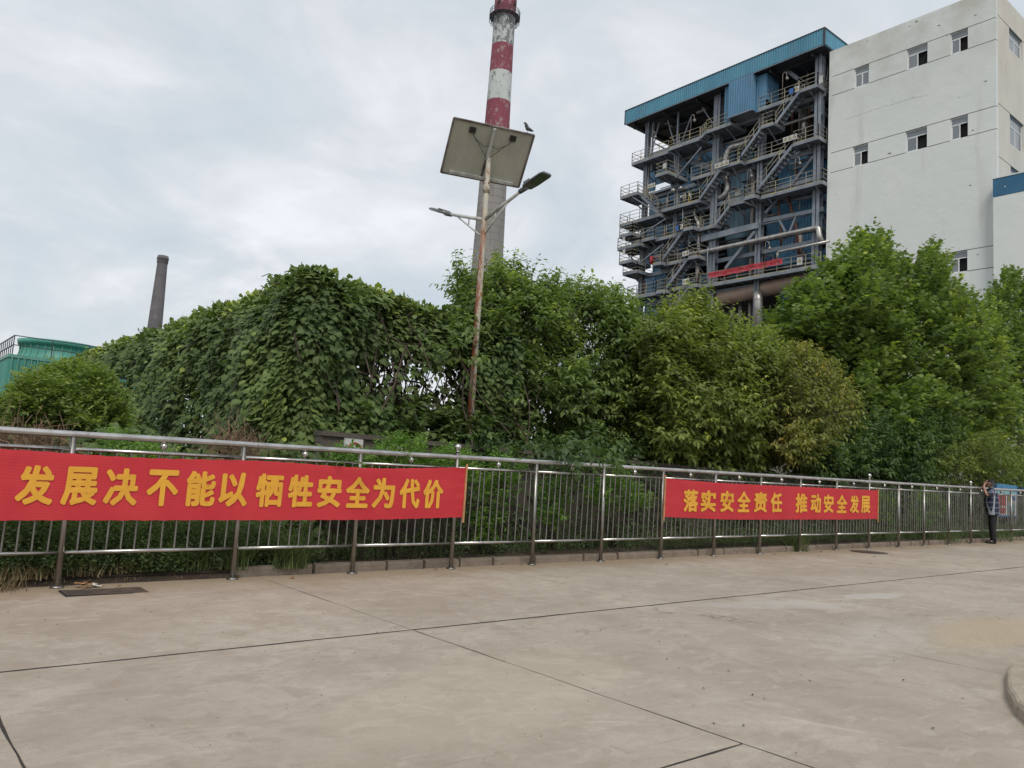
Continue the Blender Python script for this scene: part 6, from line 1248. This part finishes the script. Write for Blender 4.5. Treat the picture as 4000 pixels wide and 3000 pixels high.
for k in range(7): m_.box((16.17, 8.0+k*.06, z+.009), (16.73, 8.02+k*.06, z+.013))
m_.obj('lid_rib', M['iron'], mh)
# fallen leaves
def leaf_thing(x, y, s_, mat, label, group, z=None):
    T0, TT = T_CH; a = random.uniform(0, 6.28); ca, sa = math.cos(a), math.sin(a); cr = random.uniform(.2, .9); V = []
    for v in T0: X_, Y_, Z_ = v*s_; V.append((X_*1.6*ca-Y_*sa, X_*1.6*sa+Y_*ca, abs(Z_)*cr+.004+abs(X_)*cr))
    me = bpy.data.meshes.new('fallen_leaf'); me.from_pydata(V, [], [tuple(map(int, f)) for f in TT]); me.update(); me.materials.append(M[mat])
    o = obj_from_mesh('fallen_leaf', me, None, (x, y, (gz(x) if z is None else z)+.002)); return tag(o, label, 'leaf', group)
for k in range(16): leaf_thing(random.gauss(1.93, .07), random.gauss(8.62, .035), random.uniform(.05, .09), random.choice(['dryleaf', 'dryleaf', 'wood']), 'brown curled leaf in the little heap beside the first post', 'leaves heaped at the first post', gz(1.9)+random.uniform(0, .035))
def gnd(x, y): d = ray(x, y); t_ = -HC/(d[2]-S*d[0]); return CP+d*t_
mb = MB(); mb.add([(1.97, 8.56, gz(2)+.03), (2.04, 8.55, gz(2)+.012), (2.06, 8.60, gz(2)+.02), (1.98, 8.62, gz(2)+.045)], [(0,1,2,3)]); o = mb.obj('paper_scrap', M['paper']); tag(o, 'torn white paper scrap on the leaf heap', 'litter')
DK = [(1408,2368),(3283,2350),(3333,2346),(3475,2353),(3290,2440),(3342,2486),(2765,2523),(3413,2485),(3160,2662),(3528,2662),(2900,2840),(3104,2946),(2755,2693),(2985,2735),(2940,2720),(3583,2548),(3558,2280),(3622,2297),(3660,2280),(3677,2313),(3787,2292),(3141,2376),(2292,2350),(2300,2330),(2608,2578),(2790,2832),(3640,2850),(3753,2730),(2845,2626),(2500,2447)]
for px_, py_ in DK: q = gnd(px_, py_); leaf_thing(q[0], q[1], random.uniform(.012, .026), 'darkleaf', 'tiny dark leaf scrap lying on the open concrete', 'dark leaf scraps on the road')
BR = [(2045,2208),(2085,2206),(2490,2186),(2600,2205),(2960,2166),(3085,2160),(3137,2168),(3180,2158),(3195,2173),(3030,2166),(3360,2160),(3410,2175),(3404,2204),(2930,2167),(3200,2156),(1705,2226),(470,2290),(1140,2262),(930,2257),(3478,2168),(3590,2140),(3730,2137)]
for px_, py_ in BR: q = gnd(px_, py_); leaf_thing(q[0], min(q[1], 8.78), random.uniform(.04, .08), 'dryleaf', 'dry brown leaf lying along the foot of the kerb', 'dry leaves along the kerb')
# grit washed against the kerb and in the joints
P = []; 
mb = MB()
for k in range(1500):
    x = random.uniform(-1, 22) if k < 1100 else random.uniform(1, 9); y = 8.80-abs(random.gauss(0, .14)) if k < 1100 else random.uniform(3, 8.4); r_ = random.uniform(.003, .009); z = gz(x)+.001
    a = random.uniform(0, 2); V = [(x+r_*math.cos(a+j*1.57)*random.uniform(.7, 1.2), y+r_*math.sin(a+j*1.57), z) for j in range(4)]+[(x, y, z+r_*.8)]; mb.add(V, [(0,1,4),(1,2,4),(2,3,4),(3,0,4)])
mb.obj('grit', M['kerb'], kind='stuff')
# grass and dead blades on the island
P = np.stack([rng.uniform(5.2, 9, 700), rng.uniform(-.5, 2.2, 700), np.zeros(700)], 1); k = P[:, 1] < .62*(P[:, 0]-4.9)+.35; P = P[k]; P[:, 2] = S*P[:, 0]+.06
o = obj_from_mesh('dead_grass', grass_mesh('dead_grass', P, rng.uniform(.04, .2, len(P)), rng.uniform(.05, .2, len(P)), np.full(len(P), .003), rng.normal(.3, .2, len(P)), M['drygrass'], 2)); tag(o, kind='stuff')
